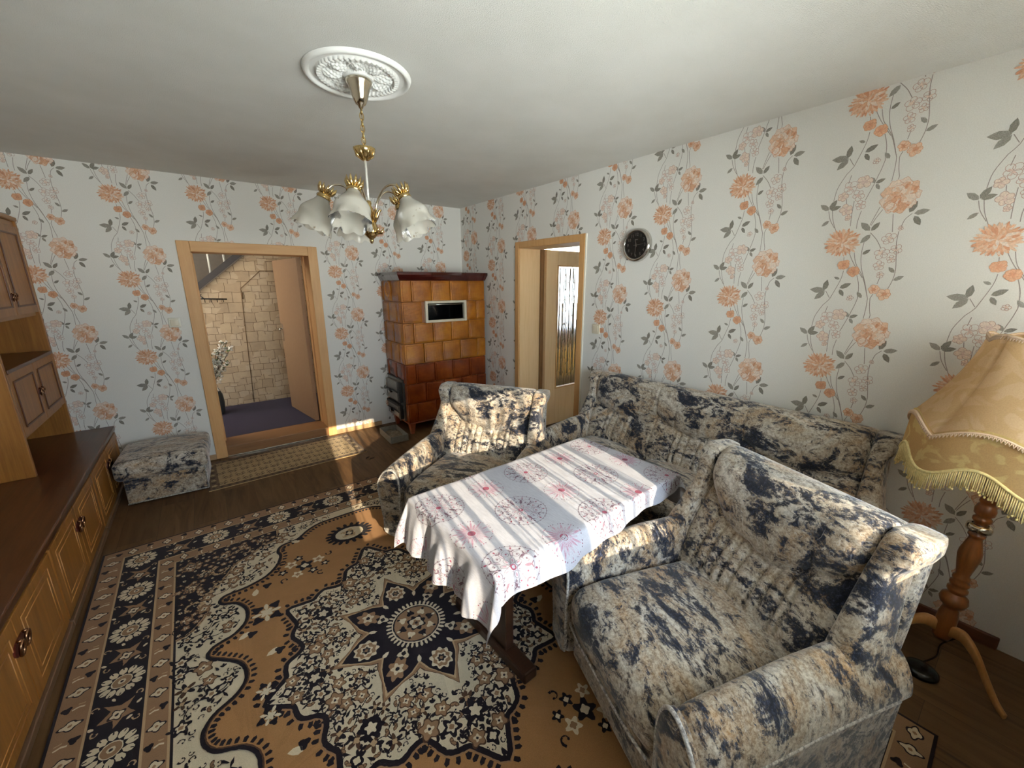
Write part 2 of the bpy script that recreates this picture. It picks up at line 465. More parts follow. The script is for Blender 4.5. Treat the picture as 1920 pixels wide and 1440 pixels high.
STEM = [[-35,337,-62,277,-69,217],[-68,174,-57,123,-34,64],[-83,173,-71,131,-46,87],[-14,330,-20,293],[-17,221,-12,189],[90,307,80,270,59,204],[52,158,45,111,46,75],[16,207,16,151,19,90],[145,297,144,275],[168,293,167,279],[121,166,107,122,96,85],[133,153,113,115,101,84],[174,128,180,85,185,47],[241,122,221,100,213,70],[208,48,208,-4,219,-75,226,-128,223,-175,211,-221],[104,51,133,16,155,-24],[87,8,85,-50,97,-118,120,-181,144,-262],[36,-41,62,-92,107,-162],[56,-39,71,-93,110,-162,144,-262],[26,-126,20,-174,-10,-267],[84,-149,99,-200,105,-263],[-34,-228,-13,-263],[174,-163,169,-193],[162,-240,154,-262],[17,-59,19,-75],[-73,123,-82,124],[-10,-267,-20,-282,-35,-300],[144,-262,146,-300,145,-340],[105,-263,98,-300,90,-330],[154,-262,160,-310,168,-345]]
def flower_motif():
    rnd = random.Random(3); P = Pat()
    for s in STEM:
        pts = [(s[i], s[i+1]) for i in range(0, len(s), 2)]
        P.stroke(catmull(pts, 4, False) if len(pts) > 2 else pts, 2.7, 8)
    for a, b, c, d in LEAF:
        l = math.hypot(c-a, d-b); an = math.atan2(d-b, c-a)
        P.tear((a, b), an, l, l*.52, rnd.choice((6, 6, 7)), .5, 0)
        P.stroke([(a, b), (a+(c-a)*.9, b+(d-b)*.9)], 1.3, 8)
    def small(x, y, r, fill, line, mid, n=5, solid=False):
        a0 = rnd.uniform(0, 6)
        for i in range(n):
            a = a0+2*PI*i/n+rnd.uniform(-.15, .15); l = r*rnd.uniform(.85, 1.1)
            ring = []
            for t in range(10):
                q = 2*PI*t/10
                lx = l*.55+l*.47*math.cos(q); ly = l*.43*math.sin(q)
                ring.append((x+lx*math.cos(a)-ly*math.sin(a), y+lx*math.sin(a)+ly*math.cos(a)))
            if fill is not None: P.poly(ring, fill)
            P.stroke(ring, 1.9, line, True)
        for i in range(6 if not solid else 10):
            a = rnd.uniform(0, 6.28); P.tear((x, y), a, r*rnd.uniform(.3, .62), r*.2, mid)
    for x, y, r in PINK: small(x, y, r, 3 if rnd.random() < .6 else None, 5, 9)
    for x, y, r in PALE: small(x, y, r, None, 5, 3)
    for x, y, r in PAIR: small(x, y, r, 2, 4, 4, 6, True)
    for x, y, r in BUD: small(x, y, r, 1, 4, 4, 8, True)
    # chrysanthemum: rings of narrow petals
    x, y, r = MUM[0]
    P.circle((x, y), r*.74, 2, 20, r*.62)
    for ring, (rr, n, l) in enumerate(((.98, 34, .5), (.84, 32, .46), (.68, 28, .42), (.50, 22, .36), (.32, 14, .3))):
        for i in range(n):
            a = 2*PI*(i+rnd.uniform(-.3, .3))/n + ring*.4
            e = rr*r*rnd.uniform(.86, 1.04); st = max(e-l*r, 0)
            P.tear((x+st*math.cos(a), y+st*.86*math.sin(a)), math.atan2(.86*math.sin(a), math.cos(a))+rnd.uniform(-.2, .2), l*r, r*.13, rnd.choice((1, 1, 2, 3, 4) if ring else (1, 2, 4)))
    # peony: overlapping ruffled petals
    x, y, r = PEO[0]
    def ruffle(cx, cy, rx, ry, rot, col, line=True):
        ph = rnd.uniform(0, 6); k = rnd.choice((5, 6, 7)); o = []
        for i in range(20):
            q = 2*PI*i/20; f = 1+.11*math.sin(k*q+ph)
            ax, ay = rx*f*math.cos(q), ry*f*math.sin(q)
            o.append((cx+ax*math.cos(rot)-ay*math.sin(rot), cy+ax*math.sin(rot)+ay*math.cos(rot)))
        P.poly(o, col)
        if line: P.stroke(o, 1.5, 4, True)
    for i in range(9):
        a = 2*PI*i/9; ruffle(x+r*.55*math.cos(a), y+r*.62*math.sin(a), r*.42, r*.36, a, (3, 2, 3)[i % 3])
    for i in range(7):
        a = 2*PI*i/7+.4; ruffle(x+r*.36*math.cos(a)+r*.12, y+r*.42*math.sin(a), r*.36, r*.27, a+.6, (1, 2, 3, 2)[i % 4])
    for i in range(26):
        a = rnd.uniform(0, 6.28); q = rnd.uniform(0, .6)*r
        P.tear((x+r*.1+q*math.cos(a), y+q*math.sin(a)), a+rnd.uniform(-1, 1), r*.3, r*.15, rnd.choice((1, 1, 4, 2, 3)))
    for i in range(9):
        a = rnd.uniform(3.4, 5.2); ruffle(x+r*.6*math.cos(a), y+r*.72*math.sin(a), r*.24, r*.17, a, rnd.choice((1, 2, 3)))
    return P
FM = flower_motif()
def paper(mb, cols, to3, umin, umax, zmin, zmax, skip, fine_from=None):
    # print the motif in columns on one wall; each column has its own height
    for u0, z0 in cols:
        k0 = math.floor((zmin-z0)/.637)-1
        for k in range(k0, k0+7):
            zc = z0+k*.637
            for i, (pts, c) in enumerate(FM.p):
                q = [(u0+a/1000, zc+b/1000) for a, b in pts]
                us = [p[0] for p in q]; zs = [p[1] for p in q]
                if max(us) < umin or min(us) > umax or max(zs) < zmin or min(zs) > zmax: continue
                if min(us) < umin or max(us) > umax or min(zs) < zmin or max(zs) > zmax:
                    q = clip(q, umin, umax, zmin, zmax)
                    if len(q) < 3: continue
                cu = sum(p[0] for p in q)/len(q); cz = sum(p[1] for p in q)/len(q)
                if any(a+.012 < cu < b-.012 and c0 < cz < d-.012 for a, b, c0, d in skip): continue
                lift = .0004+i*1.2e-6
                mb.add([to3(a, b, lift) for a, b in q], [list(range(len(q)))], c)
def clip(q, u0, u1, z0, z1):
    for ax, val, sgn in ((0, u0, 1), (0, u1, -1), (1, z0, 1), (1, z1, -1)):
        o = []
        for i in range(len(q)):
            a, b = q[i-1], q[i]
            ia, ib = (a[ax]-val)*sgn >= 0, (b[ax]-val)*sgn >= 0
            if ia != ib:
                t = (val-a[ax])/(b[ax]-a[ax]); o.append((a[0]+t*(b[0]-a[0]), a[1]+t*(b[1]-a[1])))
            if ib: o.append(b)
        q = o
        if not q: break
    return q

T = .29                           # wall thickness at the doorways
# back wall (hall side), in pieces round the doorway
w = MB()
w.box((FX0-.1, 0, 0), (D1[0], T, H)); w.box((D1[1], 0, 0), (T, T, H)); w.box((D1[0], 0, D1[2]), (D1[1], T, H))
cols = [(-3.603, 1.679), (-3.09, 1.648), (-2.556, 1.713), (-2.03, 1.69), (-1.507, 1.73), (-1.02, 2.165), (-.48, 1.6), (-4.13, 1.6)]
paper(w, cols, lambda u, z, l: (u, -l, z), FX0, 0, .05, H, [(D1[0], D1[1], -1, D1[2])])
struct(w.build('wall_back', WP))
# right wall with the side doorway
w = MB()
w.box((0, FY0-.1, 0), (T, D2[0], H)); w.box((0, D2[1], 0), (T, 0, H)); w.box((0, D2[0], D2[2]), (T, D2[1], H))
cols = [(.12, 1.936), (.66, 1.81), (1.17, 1.877), (1.73, 1.947), (2.265, 1.335), (2.78, 1.436), (3.30, 1.53), (3.833, 1.81), (4.355, 1.784), (4.885, 1.85)]
paper(w, cols, lambda u, z, l: (-l, -u, z), 0, -FY0, .05, H, [(-D2[1], -D2[0], -1, D2[2])])
struct(w.build('wall_right', WP))
w = MB(); w.box((FX0-.1, FY0-.1, 0), (FX0, 0, H)); 
struct(w.build('wall_left', [M['wallp']]))
# window wall behind the camera
w = MB()
y0, y1 = FY0-.28, FY0
w.box((FX0, y0, 0), (WX0, y1, H)); w.box((WX1, y0, 0), (0, y1, H)); w.box((WX0, y0, 0), (WX1, y1, WZ0)); w.box((WX0, y0, WZ1), (WX1, y1, H))
struct(w.build('wall_front', [M['wallp']]))
w = MB(); w.box((FX0-.1, FY0-.3, -.12), (T, .02, 0))
struct(w.build('floor', [M['laminate']]))
w = MB(); w.box((FX0-.1, FY0-.3, H), (T, T, H+.12))
struct(w.build('ceiling', [M['ceiling']]))

# window: frame, mullion, panes
win = bpy.data.objects.new('window_1', None); COL.objects.link(win); struct(win)
fy = FY0-.16
f = MB(); wd = .065
xm = -1.87; mw = .15; SUNX0, SUNX1 = -2.43, -1.19
f.box((WX0, fy-.04, WZ0), (WX0+wd, fy+.04, WZ1)); f.box((WX1-wd, fy-.04, WZ0), (WX1, fy+.04, WZ1))
f.box((WX0+wd, fy-.04, WZ0), (WX1-wd, fy+.04, WZ0+wd)); f.box((WX0+wd, fy-.04, WZ1-wd), (WX1-wd, fy+.04, WZ1))
f.box((xm-mw/2, fy-.04, WZ0+wd), (xm+mw/2, fy+.04, WZ1-wd))
f.build('window_frame', M['white_plastic'], win, bevel=.004)
def glassm(name, ior=1.45, tint=(1,1,1,1)):
    t = NT(name); tr = t.n('ShaderNodeBsdfTransparent'); tr.inputs[0].default_value = tint
    gl = t.n('ShaderNodeBsdfGlossy'); gl.inputs['Roughness'].default_value = .02
    mx = t.n('ShaderNodeMixShader'); fr = t.n('ShaderNodeFresnel'); fr.inputs[0].default_value = max(ior, 1.12)
    t.l(fr.outputs[0], mx.inputs[0]); t.l(tr.outputs[0], mx.inputs[1]); t.l(gl.outputs[0], mx.inputs[2]); t.l(mx.outputs[0], t.out.inputs[0])
    return t.mat
M['pane'] = glassm('window_glass')
for a, b in ((WX0+wd, xm-mw/2), (xm+mw/2, WX1-wd)):
    g = MB(); g.add([(a, fy, WZ0+wd), (b, fy, WZ0+wd), (b, fy, WZ1-wd), (a, fy, WZ1-wd)], [(0,1,2,3)])
    g.build('pane', M['pane'], win)
f = MB(); f.box((WX0-.06, FY0-.14, WZ0-.035), (WX1+.06, FY0+.30, WZ0))  # unseen sill made extra deep so it shades the floor below
f.build('window_shading_sill', M['white_plastic'], win, bevel=.006)
# sheer net curtain in front of the window
def netm():
    t = NT('net_curtain'); v = t.coord('Object', (1,1,1))
    sep = t.n('ShaderNodeSeparateXYZ'); t.l(v, sep.inputs[0])
    cb = t.n('ShaderNodeCombineXYZ'); t.l(sep.outputs[0], cb.inputs[0])
    f = t.noise(cb.outputs[0], 10, 2.5, .55)
    dens = t.ramp(f, [(.36, (.25,.25,.25,1)), (.40, (.03,.03,.03,1)), (.43, (.03,.03,.03,1)), (.445, (.85,.85,.85,1)), (.475, (.85,.85,.85,1)), (.49, (.04,.04,.04,1)), (.53, (.08,.08,.08,1)), (.545, (.88,.88,.88,1)), (.58, (.80,.80,.80,1)), (.595, (.05,.05,.05,1)), (.65, (.4,.4,.4,1)), (.70, (.1,.1,.1,1))])
    tr = t.n('ShaderNodeBsdfTransparent'); tl = t.n('ShaderNodeBsdfTranslucent'); tl.inputs[0].default_value = srgb(240,238,232)
    df = t.n('ShaderNodeBsdfDiffuse'); df.inputs[0].default_value = srgb(240,238,232)
    m1 = t.n('ShaderNodeMixShader'); m1.inputs[0].default_value = .4
    t.l(tl.outputs[0], m1.inputs[1]); t.l(df.outputs[0], m1.inputs[2])
    m2 = t.n('ShaderNodeMixShader'); t.l(dens, m2.inputs[0]); t.l(tr.outputs[0], m2.inputs[1]); t.l(m1.outputs[0], m2.inputs[2])
    t.l(m2.outputs[0], t.out.inputs[0]); return t.mat
M['net'] = netm()
cu = MB()
for a, b in ((SUNX0+.012, xm-.05), (xm+.05, SUNX1-.012)):
    n = int((b-a)/.008)
    def fn(u, vv, a=a, b=b):
        x = a+(b-a)*u
        return (x, FY0-.045+.014*math.sin(x*62)+.006*math.sin(x*147+1), 2.12+(1.0-2.12)*vv)
    cu.grid(fn, n, 2)
# the net hangs inside the reveal in front of the frame
tag(cu.build('net_curtain', M['net'], loc=(0, .06, 0)), 'sheer white net curtain hanging at the window behind the viewer', 'curtain')

rl = MB(); rl.tube([(WX0-.14, FY0+.03, 2.15), (WX1+.14, FY0+.03, 2.15)], .010, 10)
tag(rl.build('curtain_rail', M['white_plastic']), 'white curtain rail above the window behind the viewer', 'curtain rail')
# unseen drapes added beside the net to spread sunlight over the room
def drapem():
    t = NT('light_diffusing_drape'); tl = t.n('ShaderNodeBsdfTranslucent'); tl.inputs[0].default_value = srgb(246,246,242)
    df = t.n('ShaderNodeBsdfDiffuse'); df.inputs[0].default_value = srgb(240,238,232)
    m = t.n('ShaderNodeMixShader'); m.inputs[0].default_value = .3; t.l(tl.outputs[0], m.inputs[1]); t.l(df.outputs[0], m.inputs[2]); t.l(m.outputs[0], t.out.inputs[0]); return t.mat
M['drape'] = drapem()
for a, b_, lab in ((WX0-.06, SUNX0, 'unseen white drape added to diffuse sunlight, far side of the window from the lamp'), (SUNX1, WX1+.06, 'unseen white drape added to diffuse sunlight at the lamp side of the window')):
    cu = MB()
    cu.grid(lambda u, vv: (a+(b_-a)*u, FY0-.03+.014*math.sin((a+(b_-a)*u)*70), 2.13-1.22*vv), int((b_-a)/.008), 2)
    tag(cu.build('drape', M['drape'], loc=(0, .06, 0)), lab, 'curtain')

# door surrounds
def frame(name, parts, mat, bev=.004, parent=None):
    f = MB()
    for lo, hi in parts: f.box(lo, hi)
    return f.build(name, mat, parent, bevel=bev)
fr1 = bpy.data.objects.new('door_1', None); COL.objects.link(fr1); struct(fr1)
x0, x1, zt = -2.757, -1.665, 1.978
frame('door_frame', [((x0, -.016, 0), (x0+.09, .0, zt)), ((x1-.085, -.016, 0), (x1, .0, zt))], M['beech'], parent=fr1)
frame('door_head', [((x0+.09, -.016, zt-.088), (x1-.085, .0, zt))], M['beech_y'], parent=fr1)
frame('door_lining', [((D1[0]-.002, .0, .0), (D1[0]+.04, T, zt-.04)), ((D1[1]-.045, .0, .0), (D1[1]+.002, T, zt-.04)), ((D1[0]+.04, 0, 1.893), (D1[1]-.045, T, 1.94))], M['beech'], .002, fr1)
frame('door_stop', [((D1[1]-.058, .2, .1), (D1[1]-.045, .29, 1.893)), ((D1[0]+.04, .2, .1), (D1[0]+.053, .29, 1.893))], M['beech'], .002, fr1)
frame('door_threshold', [((D1[0]+.04, -.01, 0), (D1[1]-.045, .30, .1))], wood('threshold_wood', srgb(112,76,44), srgb(134,94,58), srgb(150,108,68), 'x', .4), .004, fr1)
frame('door_strip', [((D1[0]+.04, -.018, .0), (D1[1]-.045, -.008, .014))], M['brass'], .003, fr1)
# hall door leaf standing open into the hall
lf = bpy.data.objects.new('door_2', None); COL.objects.link(lf); struct(lf)
lf.location = (-1.772, .285, .1); lf.rotation_euler = (0, 0, math.radians(98.5))
f = MB(); f.box((0, 0, .008), (.80, .04, 1.785))
f.build('door_leaf', plain('hall_door_paint', srgb(150,118,88), .45, 0, .5, .04), lf, bevel=.003)
h = MB(); h.box((.725, .04, .85), (.76, .047, 1.06)); h.tube([(.742, .047, 1.0), (.742, .085, 1.0), (.735, .09, 1.0), (.65, .09, 1.0)], .0085, 10)
h.build('door_handle', M['chrome'], lf)

# side doorway
fr2 = bpy.data.objects.new('door_3', None); COL.objects.link(fr2); struct(fr2)
ya, yb, zt = -2.068, -1.105, 2.03
frame('door_frame', [((-.016, ya, 0), (0, ya+.062, zt)), ((-.016, yb-.062, 0), (0, yb, zt)), ((-.016, ya+.062, zt-.062), (0, yb-.062, zt))], M['beech'], parent=fr2)
frame('door_lining', [((0, D2[0]-.002, 0), (T+.0, D2[0]+.034, zt-.03)), ((0, D2[1]-.036, 0), (T, D2[1]+.002, zt-.03)), ((0, D2[0]+.034, 1.968), (T, D2[1]-.036, 1.997))], M['leafdoor'], .002, fr2)
frame('door_edge_strip', [((-.012, ya-.012, 0), (0, ya, zt))], M['white_plastic'], .002, fr2)
frame('door_gap_shade', [((T-.02, D2[1]-.056, 0), (T+.05, D2[1]-.036, 1.97))], M['jamb_dark'], .002, fr2)  # solid brown strip stands in for the gap's shade and stops light leaking
gl = bpy.data.objects.new('door_4', None); COL.objects.link(gl); struct(gl)
gl.location = (.312, -1.19, .01)
LW = .86
f = MB()
f.box((0, -.04, 0), (.165, 0, 1.955)); f.box((LW-.165, -.04, 0), (LW, 0, 1.955)); f.box((.165, -.04, 0), (LW-.165, 0, .43)); f.box((.165, -.04, 1.80), (LW-.165, 0, 1.955))
f.build('door_leaf', M['leafdoor'], gl, bevel=.002)
f = MB()
for lo, hi in (((.16, -.046, .425), (.176, .006, 1.805)), ((LW-.176, -.046, .425), (LW-.16, .006, 1.805)), ((.176, -.046, .425), (LW-.176, .006, .44)), ((.176, -.046, 1.79), (LW-.176, .006, 1.805))): f.box(lo, hi)
f.build('glazing_bead', M['beech'], gl, bevel=.002)
def patglass():
    t = NT('bamboo_glass'); t.set((1,1,1,1), .22, 0, .5, trans=1); t.b.inputs['IOR'].default_value = 1.2
    t.bump(t.noise(t.coord('Object', (60,60,14)), 1, 3), .25, .004)
    return t.mat
f = MB(); f.box((.172, -.024, .438), (LW-.172, -.018, 1.792))
pane = f.build('glass_panel', patglass(), gl)
b = MB(); rnd = random.Random(5)
for i in range(26):
    x = .19+(LW-.38)*(i+rnd.uniform(.1, .9))/26; z = .45; top = rnd.choice((1.4, 1.78, 1.78, 1.78)); ln = rnd.uniform(-.02, .02); r0 = rnd.uniform(.003, .0065)
    while z < top:
        z2 = min(z+rnd.uniform(.10, .2), top)
        xx = x+ln*(z-.45); b.tube([(xx, -.025, z+.004), (x+ln*(z2-.45), -.025, z2-.004)], r0, 6)
        b.tube([(xx-r0*1.2, -.026, z), (xx+r0*1.2, -.026, z)], .0035, 6)
        if rnd.random() < .6:
            d = rnd.choice((-1, 1)); b.tube([(xx, -.025, z), (xx+d*.016, -.025, z+.03), (xx+d*.034, -.025, z+.022)], [.003, .003, .0008], 5)
        z = z2
b.build('etched_bamboo', plain('etched_bamboo', srgb(150,132,100), .4, 0, .4, .1), gl)

# skirtings
s = MB(); s.box((0-.018, FY0+.46, 0), (0, -3.9, .062)); s.box((-.018, -3.9, 0), (0, D2[0]-.03, .062)); struct(s.build('baseboard_right', M['skirt_red'], bevel=.004))
s = MB(); s.box((x1+.0 if False else -1.665, -.014, 0), (-1.16, 0, .05)); s.box((-3.38, -.014, 0), (-2.757, 0, .05)); struct(s.build('baseboard_back', M['skirt_pale'], bevel=.004))

# hall behind the back wall
hz = .1
w = MB(); w.box((-4.2, T, hz-.1), (.1, 2.75, hz)); struct(w.build('floor_hall', [M['purple']]))
w = MB()
w.prism([(-4.2, hz), (-.1, hz), (-.1, 2.6), (-1.385, 2.6), (-4.2, .24)], 'y', 1.6, 1.66)
for a, b, c, d in ((-2.241, 1.567, -2.008, 1.782), (-2.008, 1.782, -1.82, 1.784), (-2.241, 1.567, -2.292, .11)):
    w.tube([(a, 1.598, b), (c, 1.598, d)], .004, 5, 1)
w.tube([(-2.235, 1.595, 1.52), (-2.238, 1.595, 1.44)], .009, 8, 1)
struct(w.build('wall_hall', [M['stone'], plain('closet_gap', srgb(112,84,52), .7)]))
w = MB(); w.box((-4.2, 2.7, 0), (.1, 2.76, 2.6)); w.box((-4.26, T, 0), (-4.2, 2.76, 2.6)); w.box((.04, T, 0), (.1, 2.76, 2.6))
struct(w.build('wall_stair', [plain('stair_wall_paint', srgb(128,116,102), .8)]))
w = MB(); w.box((-4.26, T, 2.56), (.1, 2.76, 2.62)); struct(w.build('ceiling_hall', [M['wallp']]))
st = thing('staircase', 'dark staircase stringer with white balusters rising in the hall', 'staircase', (0, 0, 0))
k = (1.943-1.546)/(2.663-2.195)
s = MB(); s.prism([(-4.1, 1.546-k*1.437+.0), (-1.55, 1.546+k*1.113), (-1.55, 1.546+k*1.113+.085), (-4.1, 1.546-k*1.437+.085)], 'y', 1.56, 1.68)
s.build('stringer', plain('dark_stair_wood', srgb(44,34,28), .5), st)
for i in range(14):
    x = -3.6+.155*i; z = 1.546+k*(x+2.663)+.08
    b = MB(); b.tube([(x, 1.62, z), (x, 1.62, min(z+.85, 2.545))], .012, 8); b.build('baluster', M['white_plastic'], st)
# coat rail with hooks
cr = thing('coat_rail', 'black wrought coat rail with small hooks on the hall stone wall', 'coat rail', (0, 0, 0))
s = MB(); s.tube([(-2.78, 1.555, 1.458), (-2.40, 1.555, 1.443)], .008, 8); s.tube([(-2.62, 1.555, 1.45), (-2.66, 1.57, 1.49), (-2.645, 1.597, 1.50)], .006, 6); s.tube([(-2.46, 1.555, 1.445), (-2.46, 1.598, 1.445)], .006, 6); s.build('rail', M['black'], cr)
for i in range(6):
    x = -2.74+.06*i; s = MB(); s.tube([(x, 1.552, 1.452), (x, 1.535, 1.425), (x, 1.525, 1.41), (x, 1.515, 1.43)], .004, 6); s.build('hook', M['black'], cr)
# the tall vase with artificial blossom
vs = thing('floor_vase', 'dark grey floor vase holding white blossom sprays in the hall', 'vase', (-2.70, 1.28, hz))
v = MB(); v.lathe([(.0,.0),(.075,.0),(.085,.03),(.095,.14),(.088,.24),(.06,.31),(.036,.345),(.04,.36),(.034,.36),(.03,.33),(0,.32)], n=28)
v.build('vase_body', plain('vase_glaze', srgb(62,66,66), .35), vs)
bq = thing('blossom_bouquet', 'artificial white and green blossom branches standing in the dark hall vase', 'flowers', (-2.70, 1.28, hz))
rnd = random.Random(11); stm = MB(); lvs = MB(); blo = MB()
tips = [(.03,-.02,.62),(.02,-.08,.72),(.10,-.10,.78),(.16,-.12,.86),(.22,-.08,.88),(.05,-.13,.58),(.13,-.05,.66),(.24,-.12,.80),(.0,-.05,.82),(.18,-.14,.62)]
for tx, ty, tz in tips:
    pts = [(0, 0, .3), (tx*.25, ty*.25, .3+(tz-.3)*.4), (tx*.7, ty*.7, .3+(tz-.3)*.75), (tx, ty, tz)]
    pts = catmull(pts, 4, False); stm.tube(pts, .0035, 5)
    for q in range(26):
        p = pts[rnd.randint(5, len(pts)-1)]; a = rnd.uniform(0, 6.28); e = rnd.uniform(-.5, .9); l = rnd.uniform(.03, .06)
        d = Vector((math.cos(a)*math.cos(e), math.sin(a)*math.cos(e), math.sin(e))); s_ = d.cross(Vector((.3,.2,1))).normalized()*l*.35; p = Vector(p)
        if tz < .8 or rnd.random() < .35:
            lvs.add([p, p+d*l*.5+s_, p+d*l, p+d*l*.5-s_], [(0,1,2,3)], 0)
        c = p+d*rnd.uniform(.01, .03)
        blo.lathe([(0,-.004),(.009,-.001),(.016,.009),(.011,.004),(0,.001)], c, 6, 0, Euler((rnd.uniform(-1,1), rnd.uniform(-1,1), 0)).to_matrix())
for c in ((.04,-.1,.52),(.10,-.12,.46),(.07,-.14,.42),(.05,-.11,.33)):
    for q in range(14):
        a = rnd.uniform(0,6.28); e = rnd.uniform(-1, 1.4); d = Vector((math.cos(a)*math.cos(e), math.sin(a)*math.cos(e), math.sin(e)))
        s_ = d.cross(Vector((.3,.2,1))).normalized()*.014; p = Vector(c)
        blo.add([p, p+d*.02+s_, p+d*.036, p+d*.02-s_], [(0,1,2,3)], 0)
stm.build('stem', plain('twig', srgb(84,70,54), .7), bq); lvs.build('foliage', plain('green_leaf', srgb(76,104,52), .6, 0, .4, .3, 40), bq); blo.build('blossom', plain('white_petal', srgb(226,218,204), .7, 0, .3, .08), bq)

# neighbouring room behind the side doorway
w = MB(); w.box((T, -3.4, -.1), (3.3, .9, 0)); struct(w.build('floor_next_room', [M['laminate']]))
w = MB(); w.box((T, -3.4, H), (3.3, .9, H+.1)); struct(w.build('ceiling_next_room', [M['ceiling']]))
w = MB(); w.box((T, .8, 0), (1.45, .9, H)); w.box((3.15, .8, 0), (3.3, .9, H)); w.box((1.45, .8, 0), (3.15, .9, .92)); w.box((1.45, .8, 2.2), (3.15, .9, H)); w.box((T, -3.5, 0), (3.3, -3.4, H))
w.box((3.2, -3.4, 0), (3.3, .8, H))
struct(w.build('wall_next_room', [M['wallp']]))
cu = MB(); cu.grid(lambda u, v: (1.38+1.84*u, .775+.012*math.sin(u*90), 2.28-1.4*v), 160, 2)  # drape added over this window to cut the brightness behind the glass door
tag(cu.build('drape', M['drape']), 'pale curtain added to dim the bright window behind the patterned glass door', 'curtain')
plain_door = wood('sunlit_yellow_wood', srgb(214,160,66), srgb(228,178,84), srgb(236,190,100), 'z')  # yellow stands in for sunlit floor seen through the glass
sb = thing('low_sideboard', 'brown low sideboard with sunlit-yellow doors seen blurred through the patterned glass door', 'sideboard', (2.3, .52, 0))
s = MB(); s.box((-.8, -.2, .06), (.8, .22, .87)); s.build('body', wood('next_room_wood', srgb(96,60,32), srgb(124,80,46), srgb(142,96,58), 'z'), sb)
s = MB(); s.box((-.82, -.22, .87), (.82, .24, .90)); s.build('top', M['oak_top'], sb)
for a, b in ((-.79, -.27), (-.26, .26), (.27, .79)):
    s = MB(); s.box((a, -.218, .08), (b, -.2, .60)); s.build('door', plain_door, sb, bevel=.003)
# ---------------------------------------------------------------- upholstered suite
def lerp(a, b, t): return a+(b-a)*t
def smooth01(t): t = min(max(t, 0), 1); return t*t*(3-2*t)
def back_pad(w, secs, cl):
    # loops in (y, z) swept along x, from -w to w: upper roll over a tufted lower pad
    mb = MB(); loops = []
    n = int(2*w/.0075); sw = 2*w/secs
    for i in range(n+1):
        x = -w+2*w*i/n
        k = min(int((x+w)/sw), secs-1); xc = -w+sw*(k+.5); q = (x-xc)/(sw/2)
        end = max(0, 1-abs(x/w)**(10 if secs == 1 else 26))**.5
        sb = .72-.26*(1-q*q)+.015*math.sin(q*9) if secs == 1 else .62-.13*(1-q*q)
        g = 0
        for c in cl:
            d = (q*.30-c)/.0075; g += math.exp(-d*d)
        gl = .017*min(g, 1)
        seam = .012*math.exp(-((abs(q)-1)/.03)**2) if secs > 1 else 0
        gu = 0
        for c in (-.17, -.02, .14):
            d = (q*.30-c)/.008; gu += math.exp(-d*d)
        front = []
        ns = 44
        for j in range(ns+1):
            s = j/ns
            z = .345+.545*s; y = -.150-.238*s
            if s < sb:
                t = s/sb; b = .055*math.sin(PI*min(1, .12+.88*t))**.55*end - gl*min(1, 9*(1-t)+.35)*min(1, 4*t) 
            else:
                t = (s-sb)/(1-sb); b = .098*math.sin(PI*(.02+.76*t))**.62*end - .011*min(gu, 1)*math.exp(-(t/.45)**2)
                if t > .62: z -= .018*((t-.62)/.38)**2
            b -= seam
            front.append((x, y+b, z))
        top = front[-1]
        zt = top[2]; yt = top[1]
        rest = [(x, lerp(yt, -.47, u), zt+.022*math.sin(PI*u)*end-.03*u*u) for u in (.15, .3, .45, .6, .75, .9)]
        rest += [(x, -.472, zt-.06), (x, -.39, .5), (x, -.33, .345)]
        loops.append(front+rest)
    mb.loft(loops); return mb
def wing(sx, w):
    mb = MB(); loops = []
    N = 26
    for i in range(N+1):
        t = i/N
        z = .36+.525*t
        inner = w+.018; outer = w+.148-.062*smooth01((t-.05)/.75)+.042*smooth01((t-.74)/.16)
        y1 = -.055-.265*t; y0 = -.255-.215*t
        sc = 1.0
        if t > .86:
            u = (t-.86)/.14; sc = math.sqrt(max(0.02, 1-u*u)); z = .36+.525*.86+.07*math.sin(PI/2*u)
        cx, cy = sx*(inner+outer)/2, (y0+y1)/2; hx, hy = (outer-inner)/2, (y1-y0)/2
        # rounded section; the top folds in towards the middle
        hx2 = hx*(.55+.45*sc); hy2 = hy*(.5+.5*sc)
        lp = []
        for j in range(28):
            a = 2*PI*j/28; ca, sa = math.cos(a), math.sin(a)
            e = .55
            lp.append((cx+sx*hx2*math.copysign(abs(ca)**e, ca), cy+hy2*math.copysign(abs(sa)**e, sa), z-(1-sc)*.01))
        loops.append(lp)
    mb.loft(loops); return mb
ARM = [(0,.06),(.002,.30),(0,.42),(.006,.485),(.024,.53),(.056,.553),(.096,.545),(.134,.515),(.160,.472),(.170,.43),(.166,.408),(.155,.395),(.150,.30),(.146,.06)]
def arm(sx, w):
    mb = MB(); loops = []
    prof = catmull(ARM, 3, False)
    for y, k in [(-.35, 1), (-.28, 1), (-.15, 1), (0, 1), (.15, 1), (.27, 1.0), (.335, .985), (.365, .95), (.385, .88), (.393, .8)]:
        drop = -.035*smooth01((y+.1)/.5)
        loops.append([(sx*(w+.06+(px-.06)*k), y, pz*1 if pz < .1 else (.3+(pz-.3)*k)+drop*(pz/.55)) for px, pz in prof])
    mb.loft(loops); return mb
FAN = [(.010,.07),(.006,.28),(.0,.40),(.008,.465),(.030,.505),(.062,.512),(.10,.492),(.134,.45),(.154,.40),(.152,.33),(.140,.24),(.128,.15),(.122,.07)]
